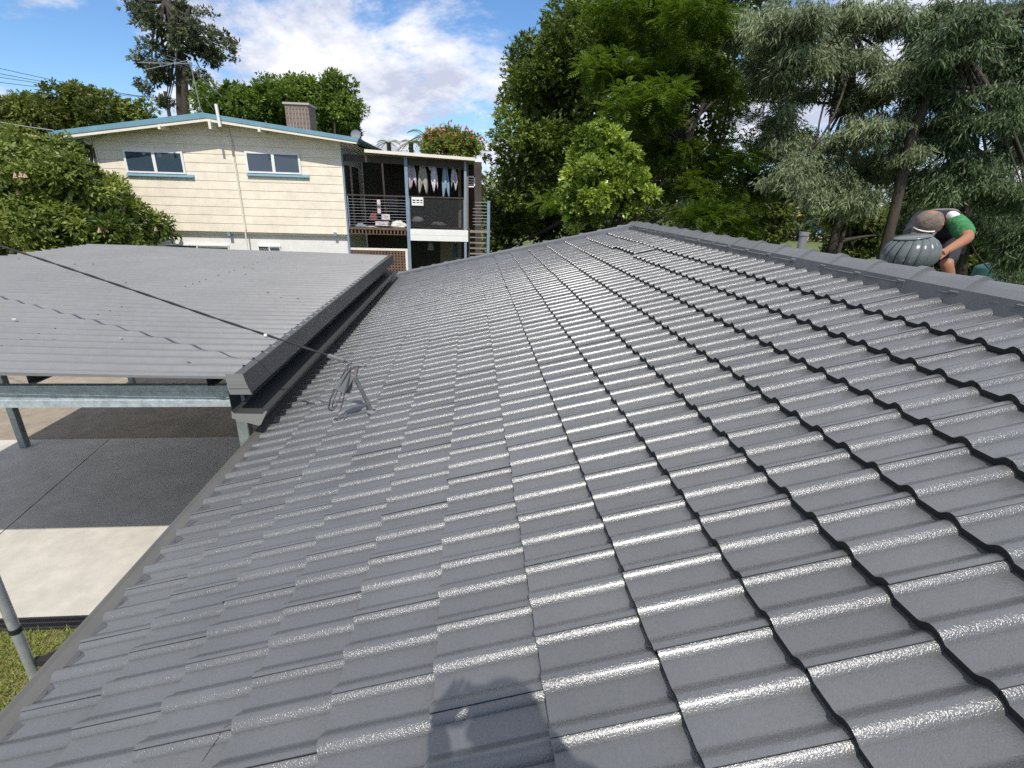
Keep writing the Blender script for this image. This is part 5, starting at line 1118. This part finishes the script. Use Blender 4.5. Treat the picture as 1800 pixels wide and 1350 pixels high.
# cap: crown over the back of the head, brim forward and down, pale strap
u_, w_, d_ = basis(V(-0.30, -0.42, 0.86)); Mc = np.stack([u_, w_, d_], 1)
mb = MB(); mb.lathe([(0.103, -0.03), (0.107, 0.0), (0.103, 0.04), (0.082, 0.08), (0.045, 0.102), (0.001, 0.108)], hd, 18, 0, Mc); cap_o = mb.build('cap', mat('cap_brown', (0.155, 0.125, 0.10), 0.9, vary=0.35, vscale=22, bump=0.7, bscale=30, bdist=0.01), wk)
bd = V(-0.62, -0.30, -0.9); bd -= d_*(bd@d_); bd /= np.linalg.norm(bd); bs = np.cross(bd, d_); bs /= np.linalg.norm(bs); mb = MB()
rows = [[hd+bd*(0.092*math.cos(t)+0.10*k_)+bs*(0.098*math.sin(t))*(1-0.15*k_)+d_*(-0.02-0.055*k_) for t in np.linspace(-1.25, 1.25, 11)] for k_ in (0, 0.6, 1.0)]
mb.add([p_ for r in rows for p_ in r], [(j*11+i, j*11+i+1, (j+1)*11+i+1, (j+1)*11+i) for j in range(2) for i in range(10)], 0, True); bo = mb.build('brim', MATS['cap_brown'], cap_o); bo.modifiers.new('s', 'SOLIDIFY').thickness = 0.006
mb = MB(); mb.tube([hd+bd*0.108*math.cos(t)+bs*0.112*math.sin(t)+d_*(-0.010) for t in np.linspace(-0.75, 0.75, 12)], 0.0075, 6); mb.build('strap', mat('strap_white', (0.75, 0.74, 0.70), 0.6), cap_o)

# the photographer, standing on the tiles behind the lens (only the shadow falls into view)
def roofz(x): return EYE + (-RP_H + math.sin(RP_P)*x)/math.cos(RP_P)
Q = dict(pelvis=V(0.03, -0.40, EYE-0.36), chest=V(0.03, -0.40, EYE-0.02), neck=V(0.02, -0.36, EYE+0.155), shl=V(-0.15, -0.39, EYE+0.085), shr=V(0.20, -0.39, EYE+0.085), ell=V(-0.22, -0.26, EYE-0.17), elr=V(0.27, -0.24, EYE-0.16),
         hal=V(-0.135, -0.085, EYE-0.035), har=V(0.115, -0.085, EYE-0.04), hpl=V(-0.08, -0.40, EYE-0.44), hpr=V(0.14, -0.40, EYE-0.42), knl=V(-0.11, -0.37, EYE-0.88), knr=V(0.17, -0.37, EYE-0.82))
Q['anl'] = V(-0.12, -0.42, roofz(-0.12)+0.09); Q['anr'] = V(0.18, -0.42, roofz(0.18)+0.09); Q['tol'] = V(-0.13, -0.25, roofz(-0.13)+0.055); Q['tor'] = V(0.19, -0.25, roofz(0.19)+0.055); Q['head'] = V(0.01, -0.335, EYE+0.27)
for k_ in Q:
    if k_ not in ('hal', 'har'): Q[k_] = Q[k_]+V(0.055, 0, 0)
Q['ell'] = Q['ell']+V(0.10, -0.06, 0.05); Q['elr'] = Q['elr']+V(-0.06, -0.02, 0.03); Q['har'] = Q['har']+V(0.035, 0, 0); Q['hal'] = Q['hal']+V(0.02, 0.0, 0.02)
ph = thing('person', 'photographer standing on the near tiles whose shadow falls at the bottom centre', 'person', (0.03, -0.4, roofz(0.03)))
me = skin_mesh('body', Q, [e_ for e_ in ed], dict(rd, chest=0.13, pelvis=0.13, head=0.08, shl=0.075, shr=0.075))
fb_ = MB(); hd = Q['head']
fb_.lathe([(0.001, -0.13), (0.05, -0.12), (0.075, -0.07), (0.084, 0.0), (0.085, 0.05), (0.062, 0.10), (0.001, 0.118)], hd, 16)
fb_.tube([hd+V(0, 0.078, 0), hd+V(0, 0.105, -0.015)], [0.016, 0.011], 6)
for sg in (-1, 1): fb_.tube([hd+V(0.08*sg, 0, 0), hd+V(0.10*sg, 0, 0.01)], [0.028, 0.02], 8)
fingers(fb_, Q['hal'], (0.55, 0.15, 0.85), (0.4, 1, 0), 0.95, 0.55, 1); fingers(fb_, Q['har'], (-0.55, 0.15, 0.85), (-0.4, 1, 0), 0.95, 0.55, -1)
join_mb(me, fb_); me.materials.append(M_SKIN); link('body', me, ph)
S = {k_: Q[k_] for k_ in ('pelvis', 'chest', 'shl', 'shr', 'ell', 'elr')}; S['up'] = Q['neck']-V(0, 0, 0.02); S['wl'] = Q['ell']*0.35+Q['hal']*0.65; S['wr'] = Q['elr']*0.35+Q['har']*0.65; S['fl'] = V(-0.085, -0.33, EYE-0.03); S['fl2'] = V(-0.10, -0.33, EYE-0.28)  # extra unseen lobes left of the chest, added to close the cast shadow
me = skin_mesh('shirt', S, [('pelvis', 'chest'), ('chest', 'up'), ('chest', 'shl'), ('chest', 'shr'), ('shl', 'ell'), ('shr', 'elr'), ('ell', 'wl'), ('elr', 'wr'), ('chest', 'fl'), ('fl', 'fl2')], dict(fl=0.115, fl2=0.11, pelvis=0.18, chest=0.185, up=0.11, shl=0.12, shr=0.12, ell=0.095, elr=0.095, wl=0.07, wr=0.07)); me.materials.append(M_NAVY); link('shirt', me, ph)
S = {k_: Q[k_] for k_ in ('pelvis', 'hpl', 'hpr', 'knl', 'knr', 'anl', 'anr')}
me = skin_mesh('trousers', S, [('pelvis', 'hpl'), ('pelvis', 'hpr'), ('hpl', 'knl'), ('hpr', 'knr'), ('knl', 'anl'), ('knr', 'anr')], dict(pelvis=0.145, hpl=0.11, hpr=0.11, knl=0.08, knr=0.08, anl=0.065, anr=0.065)); me.materials.append(M_GREYCL); link('trousers', me, ph)
mb = MB(); mb.lathe([(0.094, 0.0), (0.096, 0.05), (0.075, 0.105), (0.03, 0.128), (0.001, 0.13)], hd, 16); mb.build('hair', mat('hair_brown', (0.05, 0.03, 0.02), 0.7), ph)
tp = thing('phone', 'black phone held up by the photographer', 'phone', (0, -0.012, EYE)); mb = MB(); mb.box(CAMP-CF*0.012+CR*0.045-CU*0.02, (0.155, 0.076, 0.008), np.stack([CR, CU, CF], 1), bev=0.003); mb.build('case', M_BLACK, tp)

# ================================================================== park: playground behind the trees
PY = 56.0; pb = at(1425, 420, Z=0.0); PY = pb[1]
def pg(px_, py_, Y=None): return at(px_, py_, Y=Y or PY)
park = thing('playground', 'brightly coloured playground seen through the gap in the trees', 'playground', (pb[0], pb[1], 0))
for i, (x, col) in enumerate(((1405, 'red'), (1414, 'green'), (1428, 'green'), (1436, 'blue'))):
    C_ = dict(red=(0.55, 0.05, 0.05), green=(0.05, 0.30, 0.20), blue=(0.05, 0.25, 0.65))[col]; q = pg(x, 400); t_ = pg(x, 380)
    mb = MB(); mb.tube([(q[0], q[1], -0.05), (q[0], q[1], t_[2])], 0.13, 8); mb.build('play_post', mat('play_'+col, C_, 0.4), park)
q0, q1_ = pg(1416, 392), pg(1432, 384); mb = MB(); mb.prism([(q0[0], PY-0.6, q0[2]), (q1_[0], PY-0.6, q0[2]), ((q0[0]+q1_[0])/2+0.5, PY-0.6, q1_[2]+0.2)], (0, 1.6, 0)); mb.build('blue_canopy', mat('play_blue', (0.05, 0.25, 0.65), 0.4), park)
q0, q1_ = pg(1404, 380), pg(1416, 371); mb = MB(); mb.prism([(q0[0], PY-0.4, q0[2]), (q1_[0]+0.4, PY-0.4, q0[2]), ((q0[0]+q1_[0])/2, PY-0.4, q1_[2])], (0, 1.4, 0)); mb.build('yellow_roof', mat('play_yellow', (0.75, 0.55, 0.05), 0.4), park)
q0, q1_ = pg(1396, 412), pg(1404, 400); mb = MB(); mb.bx(q0[0], q1_[0], PY-0.3, PY-0.2, q0[2], q1_[2]); mb.build('orange_panel', mat('play_orange', (0.75, 0.25, 0.04), 0.4), park)
mb = MB(); mb.tube(bezier(pg(1432, 394), pg(1438, 402), pg(1442, 414), 8), 0.25, 8); mb.build('slide', mat('play_blue2', (0.08, 0.35, 0.75), 0.35), park)
fe = thing('park_fence', 'low cream rail fence in front of the playground', 'fence', (*pg(1430, 418)[:2], 0)); q0, q1_ = pg(1408, 420, PY-3), pg(1452, 420, PY-3)
for j in range(9):
    x = q0[0]+(q1_[0]-q0[0])*j/8; mb = MB(); mb.bx(x-0.06, x+0.06, PY-3.06, PY-2.94, -0.05, 0.95); mb.build('post', mat('fence_cream', (0.72, 0.62, 0.42), 0.7), fe)
for z_ in (0.3, 0.6, 0.88): mb = MB(); mb.bx(q0[0]-1, q1_[0]+1, PY-3.09, PY-3.061, z_-0.06, z_+0.06); mb.build('rail', MATS['fence_cream'], fe)
sd = MB(); sd.add([(q0[0]-6, PY-2.9, -0.05), (q1_[0]+8, PY-2.9, -0.05), (q1_[0]+8, PY+9, -0.05), (q0[0]-6, PY+9, -0.05)], [(0, 1, 2, 3)]); tag(sd.build('playground_sand', mat('sand', (0.62, 0.50, 0.34), 0.9, vary=0.1, vscale=1)), kind='structure')
# bench-like blue green shelter roof glimpsed low at the right edge
q = at(1750, 468, Y=22); tk = thing('water_tank', 'blue green round water tank half hidden behind the right trees', 'tank', (q[0], q[1], 0))
mb = MB(); mb.lathe([(0.75, -q[2]), (0.75, -0.15), (0.72, -0.05), (0.35, 0.12), (0.001, 0.16)], q, 24); mb.build('tank', mat('tank_green', (0.03, 0.10, 0.10), 0.5, vary=0.1, vscale=3), tk)
mb = MB(); mb.tube([q+V(0, -0.2, 0.1), q+V(0, -0.2, 0.2)], 0.2, 14); mb.build('lid', MATS['tank_green'], tk)

# ================================================================== power lines at the upper left
up = thing('utility_pole', 'distant utility pole with a crossarm behind the tall gum', 'utility pole', (*at(292, 190, Y=42)[:2], 0)); q = at(292, 172, Y=42)
mb = MB(); mb.tube([(q[0], q[1], -0.1), (q[0], q[1], q[2]+0.4)], [0.17, 0.12], 8); mb.build('pole', M_BARK, up)
mb = MB(); mb.bar(at(266, 175, Y=42), at(318, 175.5, Y=42), 0.12, 0.14); mb.build('crossarm', mat('arm_pale', (0.42, 0.38, 0.33), 0.8), up)
M_WIRE = mat('wire_grey', (0.10, 0.10, 0.11), 0.5)
for i, (ya, xb, yb, lab) in enumerate(((114, 268, 172, 'topmost power line crossing the sky at the left'), (127, 280, 173, 'second power line from the top at the left'), (136, 300, 173, 'third power line from the top at the left'), (148, 315, 174, 'lowest of the four power lines at the left'))):
    a = at(-90, ya-15, Y=25); b_ = at(xb, yb, Y=42); md_ = (a+b_)/2-V(0, 0, 0.25); mb = MB(); mb.tube(bezier(a, md_, b_, 20), 0.012, 5, cap=False)
    tag(mb.build('power_line', M_WIRE), lab, 'power line', 'power lines to the utility pole')
a = at(-60, 203, Y=15.5); b_ = at(94, 229, Y=17); sl_ = thing('house_service_line', 'pale overhead line joining the left eave corner of the gable', 'cable', b_)
mb = MB(); mb.tube(bezier(a, (a+b_)/2-V(0, 0, 0.05), b_, 12), 0.012, 5); mb.build('line', mat('line_pale', (0.5, 0.5, 0.48), 0.5), sl_)
a = at(-60, 221, Y=14.5); b_ = at(68, 241, Y=16.2); yl = thing('yellow_sleeved_line', 'overhead line in a yellow and white insulating sleeve at the left edge', 'cable', b_)
n_ = 10
for j in range(n_):
    p_, q_ = a+(b_-a)*j/n_, a+(b_-a)*(j+1)/n_; mb = MB(); mb.tube([p_, q_], 0.032, 8); mb.build('sleeve', mat('sleeve_yellow', (0.72, 0.52, 0.10), 0.5) if j % 2 else mat('sleeve_cream', (0.72, 0.66, 0.52), 0.5), yl)
mb = MB(); mb.tube([b_, at(150, 252, Y=17.4)], 0.010, 5); mb.build('line', M_WIRE, yl)

# ================================================================== hairline crack across one near tile
bpy.context.view_layer.update(); dgc = bpy.context.evaluated_depsgraph_get()
cpts = []
for x, y in ((417, 1270), (406, 1273), (396, 1278), (388, 1288), (383, 1299), (374, 1311), (363, 1327), (355, 1340)):
    d_ = Vector(ray(x, y)).normalized(); ok, loc, nor, *_ = SC.ray_cast(dgc, Vector(CAMP)+d_*0.3, d_)
    if ok: cpts.append(np.array(loc)+np.array(nor)*0.0002)
if len(cpts) > 3:
    mb = MB(); mb.tube(cpts, [0.0006]+[0.0013]*(len(cpts)-2)+[0.0005], 5); mb.build('crack', M_GAP, roof)
